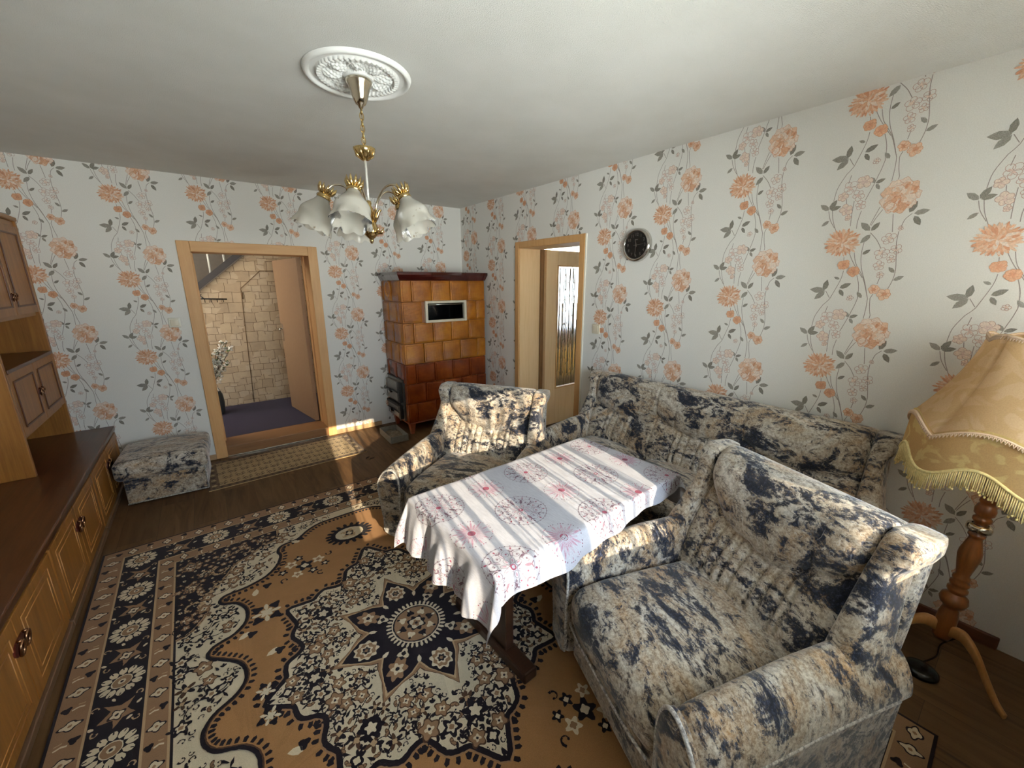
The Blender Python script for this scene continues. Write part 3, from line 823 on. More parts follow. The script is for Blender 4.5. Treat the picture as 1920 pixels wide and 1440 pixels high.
def fan(sx, w):
    ol = catmull(FAN, 3, True)
    mb = MB(); c = (.075, .33)
    ring = lambda s, y: [(sx*(w+c[0]+(px-c[0])*s), y, c[1]+(pz-c[1])*s) for px, pz in ol]
    mb.loft([ring(1, .385), ring(1.0, .402), ring(.97, .410), ring(.6, .414), ring(.1, .415)])
    pp = MB(); pp.tube([(sx*(w+px), .405, pz) for px, pz in ol], .0065, 8, closed=True)
    return mb, pp
def suite_piece(root, w, secs, cl, seats):
    V = M['velour']
    b = MB(); b.rbox((-w-.095, -.345, .035), (w+.095, .355, .30), .02, 2, 2); b.build('base', V, root, weld=True)
    b = MB(); b.rbox((-w-.10, -.36, .05), (w+.10, -.28, .83), .025, 3, 2, fn=lambda p: (p[0]*(1 if p[2] < .5 else 1-.06*(p[2]-.5)), p[1]-.12*max(0, (p[2]-.2)/.64), p[2])); b.build('back_shell', V, root, weld=True)
    b = MB(); b.rbox((-w+.004, .33, .05), (w-.004, .372, .255), .014, 2, 2); b.build('front_apron', V, root, weld=True)
    sw = 2*w/seats
    for k in range(seats):
        x0, x1 = -w+sw*k+.002, -w+sw*(k+1)-.002
        def puff(p, x0=x0, x1=x1):
            x, y, z = p; u = (x-(x0+x1)/2)/((x1-x0)/2); v_ = (y-.08)/.34
            top = smooth01((z-.30)/.09)
            z2 = z+.042*top*max(0, 1-u*u*.9)*max(0, 1-v_*v_*.75)
            fr = smooth01((y-.25)/.12)
            y2 = y+.028*fr*math.sin(PI*min(1, max(0, (z-.2)/.24)))*max(.2, 1-u**4)
            return (x, y2, z2-.012*fr*top)
        b = MB(); b.rbox((x0, -.27, .235), (x1, .395, .405), .055, 5, 12, fn=puff)
        cu_ = b.build('seat_cushion', V, root, weld=True)
        pp = MB()
        pts = [(x0+.03+(x1-x0-.06)*i/24, .404+.012*max(0, 1-((i-12)/12)**4), .243) for i in range(25)]
        pp.tube(pts, .005, 6); pp.build('seat_piping', M['piping'], cu_)
    back_pad(w+.03, secs, cl).build('back_cushion', V, root, recalc=True)
    for sx in (1, -1):
        wing(sx, w).build('back_wing', V, root, recalc=True)
        a = arm(sx, w).build('armrest', V, root, recalc=True)
        f, p = fan(sx, w)
        wl = MB(); wl.tube([(sx*(w+.169), y, .418-.035*smooth01((y+.1)/.5)*.76) for y in (-.30, -.15, 0, .1, .2, .3, .375)], .0055, 8); wl.build('arm_welt', M['piping'], a)
        fp = f.build('arm_front', V, a, recalc=True); p.build('arm_piping', M['piping'], a)
    for sx in (1, -1):
        for y in (-.30, .28):
            l = MB(); l.lathe([(0,0),(.022,0),(.024,.03),(.03,.036),(0,.036)], (sx*(w-.02), y, 0), 14); l.build('foot', M['black'], root)
CL1 = (-.165, -.135, -.085, -.045, .03, .075, .115, .155, .20)
def place(root, cx, cy, deg):
    root.location = (cx, cy, .0135); root.rotation_euler = (0, 0, math.radians(deg-90))
ac = thing('armchair', 'mottled velour armchair between the coffee table and the tiled stove, sunlit back', 'armchair', group='velour armchairs of the suite')
suite_piece(ac, .30, 1, CL1, 1)
ac2 = copy_tree(ac); ac2['label'] = 'big mottled velour armchair nearest the standing lamp, turned towards the cabinets'
ac.scale = (1.0, 1.02, .99); ac2.scale = (.96, 1.0, 1.04)
place(ac, -1.352, -2.37, 213.1)
place(ac2, -1.35, -3.972, 160.4)
sf = thing('sofa', 'long mottled velour sofa against the flowered wall under the clock', 'sofa')
suite_piece(sf, .835, 3, (-.13, -.09, -.05, .03, .09, .13), 3)
sf.scale = (1, .80, 1.055); sf.location = (-.425, -3.29, 0); sf.rotation_euler = (0, 0, PI/2)

# footstool by the cabinet
ot = thing('footstool', 'low padded velour footstool between the base cabinet and the hall doorway', 'footstool', (-3.06, -.425, 0), math.radians(-3.5))
b = MB(); b.rbox((-.245, -.225, .012), (.245, .23, .22), .012, 2, 2); b.build('base', M['velour'], ot, weld=True)
def dome(p): 
    x, y, z = p; return (x, y, z+.02*smooth01((z-.28)/.08)*max(0, 1-(x/.28)**2)*max(0, 1-(y/.27)**2))
b = MB(); b.rbox((-.285, -.262, .205), (.275, .25, .355), .04, 4, 6, fn=dome); b.build('padded_lid', M['velour'], ot, weld=True)
b = MB(); b.tube([(-.245, -.227, .014), (.245, -.227, .014)], .005, 6); b.tube([(.247, -.227, .014), (.247, -.227, .205)], .005, 6); b.build('piping', M['piping'], ot)

# ---------------------------------------------------------------- coffee table and cloth
TX, TY, TR = -1.437, -3.247, math.radians(2.2)
TL, TW, TZ = 1.165, .655, .662
ct = thing('coffee_table', 'dark brown pedestal coffee table under the printed tablecloth', 'table', (TX, TY, .0135), TR)
b = MB(); b.box((-TL/2, -TW/2, TZ-.035), (TL/2, TW/2, TZ)); b.build('tabletop', M['brownwood'], ct, bevel=.006)
for sx in (-1, 1):
    x = sx*.37
    b = MB(); b.box((x-.035, -.27, .0), (x+.035, .27, .052)); b.build('foot_runner', M['brownwood'], ct, bevel=.008)
    b = MB(); b.box((x-.022, -.13, .052), (x+.022, .13, TZ-.075)); b.build('leg', M['brownwood'], ct, bevel=.004)
    b = MB(); b.box((x-.035, -.24, TZ-.075), (x+.035, .24, TZ-.035)); b.build('top_bearer', M['brownwood'], ct, bevel=.004)
b = MB(); b.box((-.348, -.02, .25), (.348, .02, .36)); b.build('stretcher', M['brownwood'], ct, bevel=.004)

# cloth: (u, v) in table axes -> draped point
CU0, CU1, CV0, CV1 = -TL/2-.215, TL/2+.19, -TW/2-.09, TW/2+.135
SK = math.radians(1.6)
def sm(a, b, x): return smooth01((x-a)/(b-a))
def drape(u, v, lift=0.0):
    u, v = u*math.cos(SK)-v*math.sin(SK), u*math.sin(SK)+v*math.cos(SK)
    hx, hy = TL/2+.004, TW/2+.004
    dx = abs(u)-hx; dy = abs(v)-hy; sx = 1 if u > 0 else -1; sy = 1 if v > 0 else -1
    z = TZ+.0135+.0035+lift
    z += .0012*math.sin(u*31+v*17)*math.sin(v*23-u*9)
    if dx <= 0 and dy <= 0:
        e = .010
        zz = z
        for d in (dx, dy):
            if d > -e: zz -= .004*((d+e)/e)**2
        return (u, v, zz)
    dxp, dyp = max(dx, 0), max(dy, 0)
    r = math.hypot(dxp, dyp); th = math.atan2(dyp, dxp)
    bend = .006
    def hang(r, out, w):
        # out: flare at the hem
        if r < bend*1.57: 
            a = r/bend; return bend*math.sin(a), -bend*(1-math.cos(a))-.004
        q = r-bend*1.57
        return bend+out*q/.2*1.0+w*q/.2, -bend-.004-q*.985
    if dxp > 0 and dyp > 0:
        k = math.sin(2*th)
        o, dz = hang(r, .035+.045*k**2, 0)
        a = PI/4*(1+math.copysign(abs((th-PI/4)/(PI/4))**.7, th-PI/4)) if abs(th-PI/4) > 1e-6 else PI/4
        o += lift
        return (sx*(hx+o*math.cos(a)), sy*(hy+o*math.sin(a)), z-lift+dz)
    if dxp > 0:
        amp = .020*sm(0, .12, dxp)*(sm(-hy, -hy+.1, v)*sm(-hy, -hy+.1, -v)); 
        wv = math.sin(v*26+1.1)+.5*math.sin(v*61+2)
        o, dz = hang(dxp, .03, 0); 
        return (sx*(hx+max(.002, o+amp*(wv+.4))+lift), v, z-lift+dz)
    amp = .010*sm(0, .1, dyp); wv = math.sin(u*17+.7)+.4*math.sin(u*39)
    o, dz = hang(dyp, .03, 0)
    if sy < 0: o += .028*math.exp(-((u+.22)/.22)**2)*sm(0, .06, dyp)   # nudged out by the arm of the chair below
    return (u, sy*(hy+max(.002, o+amp*(wv+.3))+lift), z-lift+dz)
cl = MB()
def cuts(a, b, h, n0):
    o = [a+(-h-a)*i/14 for i in range(14)] + [-h+2*h*i/n0 for i in range(n0)] + [h+(b-h)*i/14 for i in range(15)]
    return o
US = cuts(CU0, CU1, TL/2, 60); VS = cuts(CV0, CV1, TW/2, 40)
vv = [drape(u, v) for u in US for v in VS]
nv = len(VS)
cl.add(vv, [(i*nv+j, (i+1)*nv+j, (i+1)*nv+j+1, i*nv+j+1) for i in range(len(US)-1) for j in range(nv-1)], 0, True)
def mandala(R, rnd):
    P = Pat(); 
    n = 36
    for i in range(n):
        a = 2*PI*i/n; c = (R*math.cos(a), R*math.sin(a))
        P.circle(c, R*.022, 1, 6)
    P.stroke([(R*.965*math.cos(2*PI*i/96)*(1+.022*abs(math.sin(18*2*PI*i/96))), R*.965*math.sin(2*PI*i/96)*(1+.022*abs(math.sin(18*2*PI*i/96)))) for i in range(96)], .0016, 1, True)
    P.stroke([(R*.80*math.cos(2*PI*i/60), R*.80*math.sin(2*PI*i/60)) for i in range(60)], .0010, 1, True)
    for i in range(18):
        a = 2*PI*(i+.5)/18; P.tear((R*.82*math.cos(a), R*.82*math.sin(a)), a, R*.10, R*.06, 1 if i % 2 else 3)
    for i in range(10):
        a = 2*PI*i/10
        pts = []
        for t in range(18):
            q = t/17*2.1*PI; rr = R*.17*(1-.72*t/17)
            pts.append((R*.58*math.cos(a)+rr*math.cos(q+a), R*.58*math.sin(a)+rr*math.sin(q+a)))
        P.stroke(pts, .0014, 1)
        P.circle((R*.58*math.cos(a), R*.58*math.sin(a)), R*.035, 3 if i % 3 == 0 else 1, 7)
        b = a+PI/10
        P.tear((R*.42*math.cos(b), R*.42*math.sin(b)), b, R*.3, R*.10, 1)
        P.tear((R*.45*math.cos(b), R*.45*math.sin(b)), b, R*.24, R*.07, 0); P.tear((R*.5*math.cos(b), R*.5*math.sin(b)), b, R*.12, R*.03, 2)
        for s in (-1, 1): P.tear((R*.70*math.cos(b), R*.70*math.sin(b)), b+s*1.0, R*.12, R*.05, 1)
    for i in range(8):
        a = 2*PI*i/8
        ring = [(R*(.26+.14*math.cos(q))*math.cos(a)-R*.075*math.sin(q)*math.sin(a), R*(.26+.14*math.cos(q))*math.sin(a)+R*.075*math.sin(q)*math.cos(a)) for q in [2*PI*t/12 for t in range(12)]]
        P.stroke(ring, .0013, 1, True); P.tear((R*.2*math.cos(a), R*.2*math.sin(a)), a, R*.14, R*.05, 2)
    P.circle((0, 0), R*.10, 3, 12); P.circle((0, 0), R*.05, 0, 8)
    return P
def burst(R, rnd):
    P = Pat()
    for i in range(24):
        a = 2*PI*i/24
        P.tear((R*.26*math.cos(a), R*.26*math.sin(a)), a, R*(.66 if i % 2 else .46), R*.095, 2)
        P.stroke([(R*.24*math.cos(a), R*.24*math.sin(a)), (R*.8*math.cos(a), R*.8*math.sin(a))], .0012, 1)
        P.tear((R*.34*math.cos(a), R*.34*math.sin(a)), a, R*.34, R*.05, 0)
        if i % 2:
            for k in (-.13, 0, .13): P.circle((R*1.0*math.cos(a+k), R*1.0*math.sin(a+k)), R*.034, 1 if k else 3, 6)
    P.stroke([(R*1.12*math.cos(2*PI*i/64)*(1+.03*math.sin(16*2*PI*i/64)), R*1.12*math.sin(2*PI*i/64)*(1+.03*math.sin(16*2*PI*i/64))) for i in range(64)], .0011, 4, True)
    P.circle((0, 0), R*.2, 3, 14); 
    for i in range(7):
        a = i*.9; P.circle((R*.1*math.cos(a), R*.1*math.sin(a)), R*.03, 1, 5)
    return P
def to_uv(x, y):
    dx, dy = x-TX, y-TY; a = -TR
    u, v = dx*math.cos(a)-dy*math.sin(a), dx*math.sin(a)+dy*math.cos(a); a = -SK
    return u*math.cos(a)-v*math.sin(a), u*math.sin(a)+v*math.cos(a)
rnd = random.Random(2)
MA, BU = mandala(.112, rnd), burst(.082, rnd)
u00, v00 = to_uv(-1.971, -3.104)
i0 = 0
pp = Pat()
for i in range(-1, 6):
    for j in range(-3, 3):
        cu_, cv_ = u00+.258*i, v00+.0+.2465*j
        if not (CU0-.1 < cu_ < CU1+.1 and CV0-.1 < cv_ < CV1+.1): continue
        pp.put(MA if (i+j) % 2 == 0 else BU, cu_, cv_, .2*i+.3*j)
for i, (pts, c) in enumerate(pp.p):
    if all(CU0+.004 < a < CU1-.004 and CV0+.004 < b < CV1-.004 for a, b in pts):
        q = [drape(a, b, .0007+(i % 700)*4e-7) for a, b in pts]
        # keep the print on one side of each fold line
        if max(max(abs(q[k][m]-q[k-1][m]) for m in range(3)) for k in range(len(q))) < .03:
            cl.add(q, [list(range(len(q)))], c, True)
tc = cl.build('tablecloth', CLM, loc=(TX, TY, 0), rot=(0, 0, TR))
sd = tc.modifiers.new('t', 'SOLIDIFY'); sd.thickness = .0006; sd.offset = -1
tc.modifiers.clear()
tag(tc, 'white cotton tablecloth with rose and plum medallions draped over the coffee table', 'tablecloth')
# ---------------------------------------------------------------- rugs
TAN, NAVY, CREAM, BROWN, SAND, DBR = range(6)
def rectp(P, hx, hy, c): P.poly([(-hx, -hy), (hx, -hy), (hx, hy), (-hx, hy)], c)
def lobed(P, c, r, n, col, rot=0, depth=.28, ry=None):
    P.circle(c, r, col, 6*n, ry, rot, lambda a: 1-depth*(.5-.5*math.cos(n*a))**1.0)
def blossom(P, c, r, rnd):
    k = rnd.random(); a = rnd.uniform(0, 6)
    if k < .38:
        lobed(P, c, r*1.15, 5, NAVY, a, .45); lobed(P, c, r*.62, 5, CREAM, a, .4); lobed(P, c, r*.3, 4, BROWN, a, .2)
        for i in range(3): P.tear((c[0]+r*.9*math.cos(a+2.1*i), c[1]+r*.9*math.sin(a+2.1*i)), a+2.1*i+.5, r*.6, r*.34, NAVY, 0)
    elif k < .82:
        lobed(P, c, r*1.22, 5, DBR, a, .34); lobed(P, c, r*1.02, 5, BROWN, a, .34); lobed(P, c, r*.5, 4, CREAM, a, .45); P.circle(c, r*.16, NAVY, 6)
        for i in range(2): P.tear((c[0]+r*1.05*math.cos(a+2.6*i), c[1]+r*1.05*math.sin(a+2.6*i)), a+2.6*i+.7, r*.6, r*.36, NAVY, 0)
    else:
        for i in range(5):
            b = a+2*PI*i/5; P.tear(c, b, r*1.15, r*.5, NAVY if i % 2 else DBR, 0)
        lobed(P, c, r*.4, 4, SAND, a, .3)
def hook(P, c, r, a, s, col=NAVY):
    pts = []
    for t in range(9):
        q = a+s*t/8*4.2; rr = r*(1-.55*t/8); pts.append((c[0]+rr*math.cos(q), c[1]+rr*math.sin(q)))
    P.stroke(pts, r*.46, col, False, True)
    P.circle(pts[-1], r*.26, col, 6)
def sprig(P, c, r, a):
    for s in (-.7, 0, .7): P.tear(c, a+s, r*(1.0 if s else 1.25), r*.5, NAVY, 0)
def fill(P, region, step, rnd, avoid=None, rmin=.026, rmax=.040):
    # blossoms joined by thin vines, then sprigs and hooks in the gaps
    xs = [p[0] for p in region]; ys = [p[1] for p in region]; got = []; big = []
    edge = [(lerp(region[i-1][0], region[i][0], t/4), lerp(region[i-1][1], region[i][1], t/4)) for i in range(len(region)) for t in range(4)]
    for lo, hi, n, gap in ((rmin, rmax, 1500, 1.06), (rmin*.55, rmin*.72, 1500, 1.02), (.0085, .0115, 2200, .95)):
        for tries in range(n):
            c = (rnd.uniform(min(xs), max(xs)), rnd.uniform(min(ys), max(ys)))
            if not inside(c, region) or (avoid and avoid(c)): continue
            r = rnd.uniform(lo, hi)
            if any(math.hypot(c[0]-g[0], c[1]-g[1]) < (r+g[2])*gap for g in got): continue
            if lo > .01 and min(math.hypot(c[0]-p[0], c[1]-p[1]) for p in edge) < r*.9: continue
            got.append((c[0], c[1], r)); big.append((c, r, lo))
    blos = [g for g in big if g[2] == rmin]
    for i, (c, r, _) in enumerate(blos[1:], 1):
        q = min(blos[:i], key=lambda g: math.hypot(g[0][0]-c[0], g[0][1]-c[1]))[0]
        dx, dy = q[0]-c[0], q[1]-c[1]; k = rnd.choice((-.28, .28))
        if math.hypot(dx, dy) < .16: P.stroke(catmull([c, (c[0]+dx*.5-dy*k, c[1]+dy*.5+dx*k), q], 4, False), .0042, NAVY)
    for c, r, lo in big:
        if lo == rmin: blossom(P, c, r, rnd)
        elif lo > .012:
            a = rnd.uniform(0, 6)
            if rnd.random() < .45:
                for s in (0, 2.3): P.tear((c[0]-r*.5*math.cos(a+s), c[1]-r*.5*math.sin(a+s)), a+s, r*1.7, r*1.0, DBR, 0); P.tear((c[0]-r*.3*math.cos(a+s), c[1]-r*.3*math.sin(a+s)), a+s, r*1.25, r*.6, BROWN, 0)
            else: sprig(P, c, r*1.2, a)
        elif rnd.random() < .55: hook(P, c, r*1.15, rnd.uniform(0, 6), rnd.choice((-1, 1)))
        else: P.tear(c, rnd.uniform(0, 6), r*2, r*1.1, NAVY, .1, .5)
def comb(P, pts, off, l, wd, col, closed=True, step=.026):
    # little teeth along a line, on its outer (left) side
    n = len(pts); acc = 0
    for i in range(n if closed else n-1):
        a, b = pts[i], pts[(i+1) % n]; d = math.hypot(b[0]-a[0], b[1]-a[1])
        while acc < d:
            t = acc/d; x, y = a[0]+(b[0]-a[0])*t, a[1]+(b[1]-a[1])*t
            nx, ny = -(b[1]-a[1])/d, (b[0]-a[0])/d; tx, ty = -ny*-1, nx*-1
            tx, ty = (b[0]-a[0])/d, (b[1]-a[1])/d
            h = wd/2
            P.poly([(x+nx*off-tx*h, y+ny*off-ty*h), (x+nx*off+tx*h, y+ny*off+ty*h), (x+nx*(off+l*.7)+tx*h*1.2, y+ny*(off+l*.7)+ty*h*1.2), (x+nx*(off+l), y+ny*(off+l)), (x+nx*(off+l*.7)-tx*h*1.2, y+ny*(off+l*.7)-ty*h*1.2)], col)
            acc += step
        acc -= d
def offset(pts, d):
    n = len(pts); o = []
    for i in range(n):
        a, b = pts[i-1], pts[(i+1) % n]; dx, dy = b[0]-a[0], b[1]-a[1]; l = math.hypot(dx, dy) or 1
        o.append((pts[i][0]-dy/l*d, pts[i][1]+dx/l*d))
    return o
def guard(P, x, y0, y1, w, vert=True, rnd=None):
    n = max(1, round((y1-y0)/.083)); st = (y1-y0)/n
    Q = Pat()
    lobed(Q, (0, 0), .038, 4, NAVY, 0, .34, .026); lobed(Q, (0, 0), .031, 4, CREAM, 0, .38, .020); Q.circle((0, 0), .007, BROWN, 6)
    R = Pat(); lobed(R, (.022, .004), .019, 3, NAVY, .4, .4); R.stroke([(-.03, -.008), (-.012, -.002), (.006, -.007)], .007, CREAM); R.stroke([(-.03, .01), (-.01, .014)], .005, SAND)
    for i in range(n):
        c = y0+st*(i+.5)
        if vert:
            P.put(Q if i % 2 == 0 else R, x, c, 0, w*(1 if i % 4 < 2 else -1), 1)
        else:
            P.put(Q if i % 2 == 0 else R, c, x, PI/2, 1 , w*(1 if i % 4 < 2 else -1))
def border_flower():
    P = Pat()
    for i in range(12):
        a = 2*PI*i/12; P.tear((.036*math.cos(a), .036*math.sin(a)), a, .040, .027, CREAM, -.1, 0)
        P.stroke([(.062*math.cos(a), .062*math.sin(a)), (.074*math.cos(a), .074*math.sin(a))], .004, NAVY)
    P.circle((0, 0), .034, CREAM, 14); P.circle((0, 0), .030, BROWN, 14); P.circle((0, 0), .013, CREAM, 8); P.circle((0, 0), .006, NAVY, 6)
    return P
def border_leaf():
    P = Pat()
    P.poly(catmull([(-.06,-.045),(-.02,-.02),(.02,-.055),(.03,-.01),(.07,-.005),(.035,.02),(.03,.055),(-.005,.03),(-.05,.05),(-.03,.01)], 2), BROWN)
    lobed(P, (.01, .0), .030, 4, NAVY, .3, .4); lobed(P, (.01, .0), .022, 4, CREAM, .3, .4); P.circle((.01, 0), .007, NAVY, 6)
    for x, y, a in ((-.062, .06, .6), (.06, -.055, 3.6), (.062, .062, 4.4), (-.06, -.07, 1.4)): hook(P, (x, y), .014, a, 1, SAND)
    for x, y in ((-.02, .072), (.02, -.078), (.055, .03), (-.065, -.01)): P.tear((x, y), x*40, .022, .012, CREAM, 0, 0)
    return P
def rug_pattern(HX, HY):
    rnd = random.Random(21); P = Pat()
    rectp(P, HX, HY, NAVY); rectp(P, HX-.010, HY-.010, BROWN)
    rectp(P, HX-.100, HY-.100, SAND); rectp(P, HX-.108, HY-.108, NAVY)
    rectp(P, HX-.268, HY-.268, SAND); rectp(P, HX-.277, HY-.277, BROWN)
    rectp(P, HX-.345, HY-.345, SAND); rectp(P, HX-.353, HY-.353, NAVY); rectp(P, HX-.362, HY-.362, CREAM)
    fx, fy = HX-.362, HY-.362
    for s in (-1, 1):
        guard(P, s*(HX-.055), -HY+.015, HY-.015, s, True); guard(P, s*(HY-.055), -HX+.1, HX-.1, s, False)
        guard(P, s*(HX-.311), -HY+.285, HY-.285, s*.82, True); guard(P, s*(HY-.311), -HX+.35, HX-.35, s*.82, False)
        BF, BL = border_flower(), border_leaf()
        n = 9; st = (2*(HY-.188))/n
        for i in range(n+1):
            c = -(HY-.188)+st*i; P.put(BF, s*(HX-.188), c)
            if i < n: P.put(BL, s*(HX-.188), c+st/2, PI/2 if s > 0 else -PI/2)
        n = 6; st = (2*(HX-.188))/n
        for i in range(n+1):
            c = -(HX-.188)+st*i
            if 0 < i < n: P.put(BF, c, s*(HY-.188))
            if i < n: P.put(BL, c+st/2, s*(HY-.188), PI if s > 0 else 0)
    # open tan field with its scalloped edge (a quarter, mirrored)
    Q = [(.83,0),(.80,.07),(.715,.12),(.675,.19),(.69,.28),(.75,.35),(.80,.40),(.78,.445),(.70,.47),(.645,.53),(.635,.62),(.67,.70),(.735,.745),(.72,.79),(.62,.795),(.52,.83),(.455,.90),(.425,.98),(.43,1.04),(.40,1.085),(.31,1.10),(.24,1.16),(.16,1.20),(.06,1.205)]
    k = fy/1.30; Q = [(x*fx/.92, y*k) for x, y in Q]
    half = Q+[(-x, y) for x, y in Q[::-1]]
    whole = half + [(-x, -y) for x, y in half[1:-1]] if False else half+[(-x, -y) for x, y in half[1:]]
    field = catmull(whole, 4, True)
    if area2(field) < 0: field = field[::-1]
    # spandrel filling in one corner, then mirrored
    quarter = catmull(Q, 4, False); reg = [(p[0]+.035, p[1]+.02) for p in quarter] + [(.06, fy-.02), (fx-.015, fy-.02), (fx-.015, .02)]
    C = Pat()
    corner = catmull([(fx, .60*k), (.86*fx/.92, .62), (.80, .72), (.84, .80), (.79, .86), (.76, .92), (.70, .98), (.66, 1.06), (.58, 1.10), (.50, 1.16), (.42, 1.19), (.40, fy), ], 3, False)
    cp = corner+[(fx, fy)]
    C.poly(cp, NAVY); C.stroke(corner, .016, SAND); C.stroke(corner, .006, BROWN)
    cin = [p for p in cp]
    for (x, y, r, a, s) in ((.80,.92,.06,2.5,1),(.72,1.06,.055,1.2,-1),(.60,1.17,.05,.4,1),(.86,.80,.05,3.6,-1)): hook(C, (x*fx/.92, y*k), r, a, s, SAND)
    for (x, y, r) in ((.86,1.2,.055),(.80,1.08,.04),(.70,1.2,.045),(.86,.98,.045),(.88,.72,.035),(.5,1.24,.035),(.6,1.24,.03)):
        lobed(C, (x*fx/.92, y*k), r, 6, BROWN, .4, .35); lobed(C, (x*fx/.92, y*k), r*.55, 5, CREAM, .2, .4); C.circle((x*fx/.92, y*k), r*.2, NAVY, 6)
    fill(C, cp, .05, random.Random(31), None, .012, .018)
    fill(C, reg, .05, random.Random(8), lambda c: inside(c, cp), .024, .036)
    for sx in (-1, 1):
        for sy in (-1, 1): P.put(C, 0, 0, 0, sx, sy)
    P.poly(offset(field, -.014), NAVY); P.poly(field, DBR) ; P.poly(offset(field, .005), TAN)
    comb(P, field, .010, .024, .013, NAVY, True, .026)
    for sx in (-1, 1):
        for sy in (-1, 1):
            for (x, y, a) in ((.63,.245,.2),(.615,.74,2.4),(.38,1.09,1.2),(.72,.42,.1)): 
                P.tear((sx*(x-.03), sy*y), math.atan2(sy*math.sin(a+2.6), sx*math.cos(a+2.6)), .05, .03, CREAM, 0); lobed(P, (sx*(x-.08), sy*y), .024, 3, NAVY, a, .4)
    # central medallion
    tips = {0: .64, 1: .675, 2: .735, 3: .675, 4: .64, 5: .675, 6: .735, 7: .675}
    mp = []
    for i in range(8):
        a0 = PI/4*i; T0, T1 = tips[i], tips[(i+1) % 8]
        for f, r in ((0, 1), (.10, .915), (.17, .862), (.25, .862), (.34, .85), (.42, .79), (.5, .765), (.58, .79), (.66, .85), (.75, .862), (.83, .862), (.9, .915)):
            a = a0+PI/4*f; T = lerp(T0, T1, f); mp.append((T*r*math.cos(a), T*r*math.sin(a)))
    med = catmull(mp, 3, True)
    comb(P, med[::-1], .020, .026, .015, NAVY, True, .028)
    P.poly(offset(med, -.018), BROWN); P.poly(offset(med, -.012), NAVY); P.poly(offset(med, .008), CREAM)
    for i in range(8):
        for s in (-1, 1):
            for f, r in ((.5, .745), (.2, .83)):
                a = PI/4*i+s*PI/4*f; T = tips[i]
                hook(P, (T*r*.965*math.cos(a), T*r*.965*math.sin(a)), .028, a+PI+s*.8, s)
    # filling of half a sector, mirrored sixteen times
    for par in (0, 1):
        Wd = Pat(); r1 = (.56, .575)[par]
        reg = [(.27*math.cos(a), .27*math.sin(a)) for a in (.0, .2, .39)]
        reg = [(.385, .0), (.34, .07), (.235*math.cos(.39), .235*math.sin(.39)), (.49*math.cos(.39), .49*math.sin(.39)), (.54*math.cos(.27), .54*math.sin(.27)), (.555*math.cos(.16), .555*math.sin(.16)), (.60, .035), (.63, .0)]
        fill(Wd, reg, .05, random.Random(40+par), None, .022, .036)
        lobed(Wd, (.47, 0), .05, 6, NAVY, 0, .45); lobed(Wd, (.47, 0), .024, 5, CREAM, 0, .4)
        lobed(Wd, (.575, 0), .034, 4, NAVY, 0, .4, .024); lobed(Wd, (.575, 0), .014, 4, CREAM, 0, .3)
        for i in range(8):
            if i % 2 == par:
                f = tips[i]/.655
                P.put(Wd, 0, 0, PI/4*i, f, f); 
                Wm = Pat(); Wm.put(Wd, 0, 0, 0, 1, -1); P.put(Wm, 0, 0, PI/4*i, f, f)
    # star of eight petals
    def petal(g, wdt, c):
        for i in range(8):
            a = PI/4*i+.02
            o = [(.10, -.05*wdt-.02), (.19, -.085*wdt), (.255, -.066*wdt), (.31, -.032*wdt), (.352+g, 0), (.31, .032*wdt), (.255, .066*wdt), (.19, .085*wdt), (.10, .05*wdt+.02)]
            P.poly([(x*math.cos(a)-y*math.sin(a), x*math.sin(a)+y*math.cos(a)) for x, y in o], c)
    petal(.045, 1.32, DBR); petal(.04, 1.26, BROWN); petal(.018, 1.08, SAND); petal(0, .98, NAVY)
    P.circle((0, 0), .205, NAVY, 32)
    for i in range(8):
        a = PI/4*i+.02; c = (.245*math.cos(a), .245*math.sin(a))
        if i % 2:
            lobed(P, c, .060, 7, BROWN, a, .32, .045); lobed(P, c, .030, 5, CREAM, a, .4); P.circle(c, .010, NAVY, 6)
            c2 = (.17*math.cos(a), .17*math.sin(a)); lobed(P, c2, .030, 3, CREAM, a+PI, .5); lobed(P, c2, .012, 4, NAVY, a, .2)
        else:
            lobed(P, c, .058, 9, CREAM, a, .22, .052); lobed(P, c, .046, 8, BROWN, a, .18, .040); lobed(P, c, .030, 6, CREAM, a, .3); lobed(P, c, .020, 6, NAVY, a, .3); lobed(P, c, .008, 4, BROWN, a, .2)
        b = a+PI/8
        P.tear((.185*math.cos(b), .185*math.sin(b)), b, .035, .018, CREAM, 0)
    for i in range(38):
        a = 2*PI*i/38; P.tear((.112*math.cos(a), .112*math.sin(a)), a, .030, .0125, CREAM, 0, .1)
    P.circle((0, 0), .116, CREAM, 36); P.circle((0, 0), .110, NAVY, 36); P.circle((0, 0), .103, BROWN, 36)
    for i in range(8):
        a = PI/4*i; lobed(P, (.07*math.cos(a), .07*math.sin(a)), .021, 3, NAVY if i % 2 == 0 else CREAM, a, .4)
        P.tear((.082*math.cos(a), .082*math.sin(a)), a, .016, .012, CREAM if i % 2 == 0 else NAVY, 0)
    lobed(P, (0, 0), .048, 8, NAVY, 0, .25); lobed(P, (0, 0), .036, 4, CREAM, PI/4, .3); lobed(P, (0, 0), .022, 4, BROWN, 0, .4); P.circle((0, 0), .008, NAVY, 6)
    # loose motifs on the tan ground
    O = Pat()
    for i in range(20):
        a = 2*PI*i/20; O.tear((.105*math.cos(a), .078*math.sin(a)), math.atan2(.078*math.sin(a), .105*math.cos(a)), .042, .024, NAVY, .2)
    O.circle((0, 0), .118, NAVY, 24, .09); O.circle((0, 0), .088, CREAM, 20, .066)
    lobed(O, (.0, 0), .06, 5, SAND, 0, .35, .05); lobed(O, (0, 0), .032, 4, NAVY, .4, .4); lobed(O, (0, 0), .018, 4, CREAM, 0, .3)
    for x in (-.045, .045): lobed(O, (x, .0), .022, 5, CREAM, 0, .4)
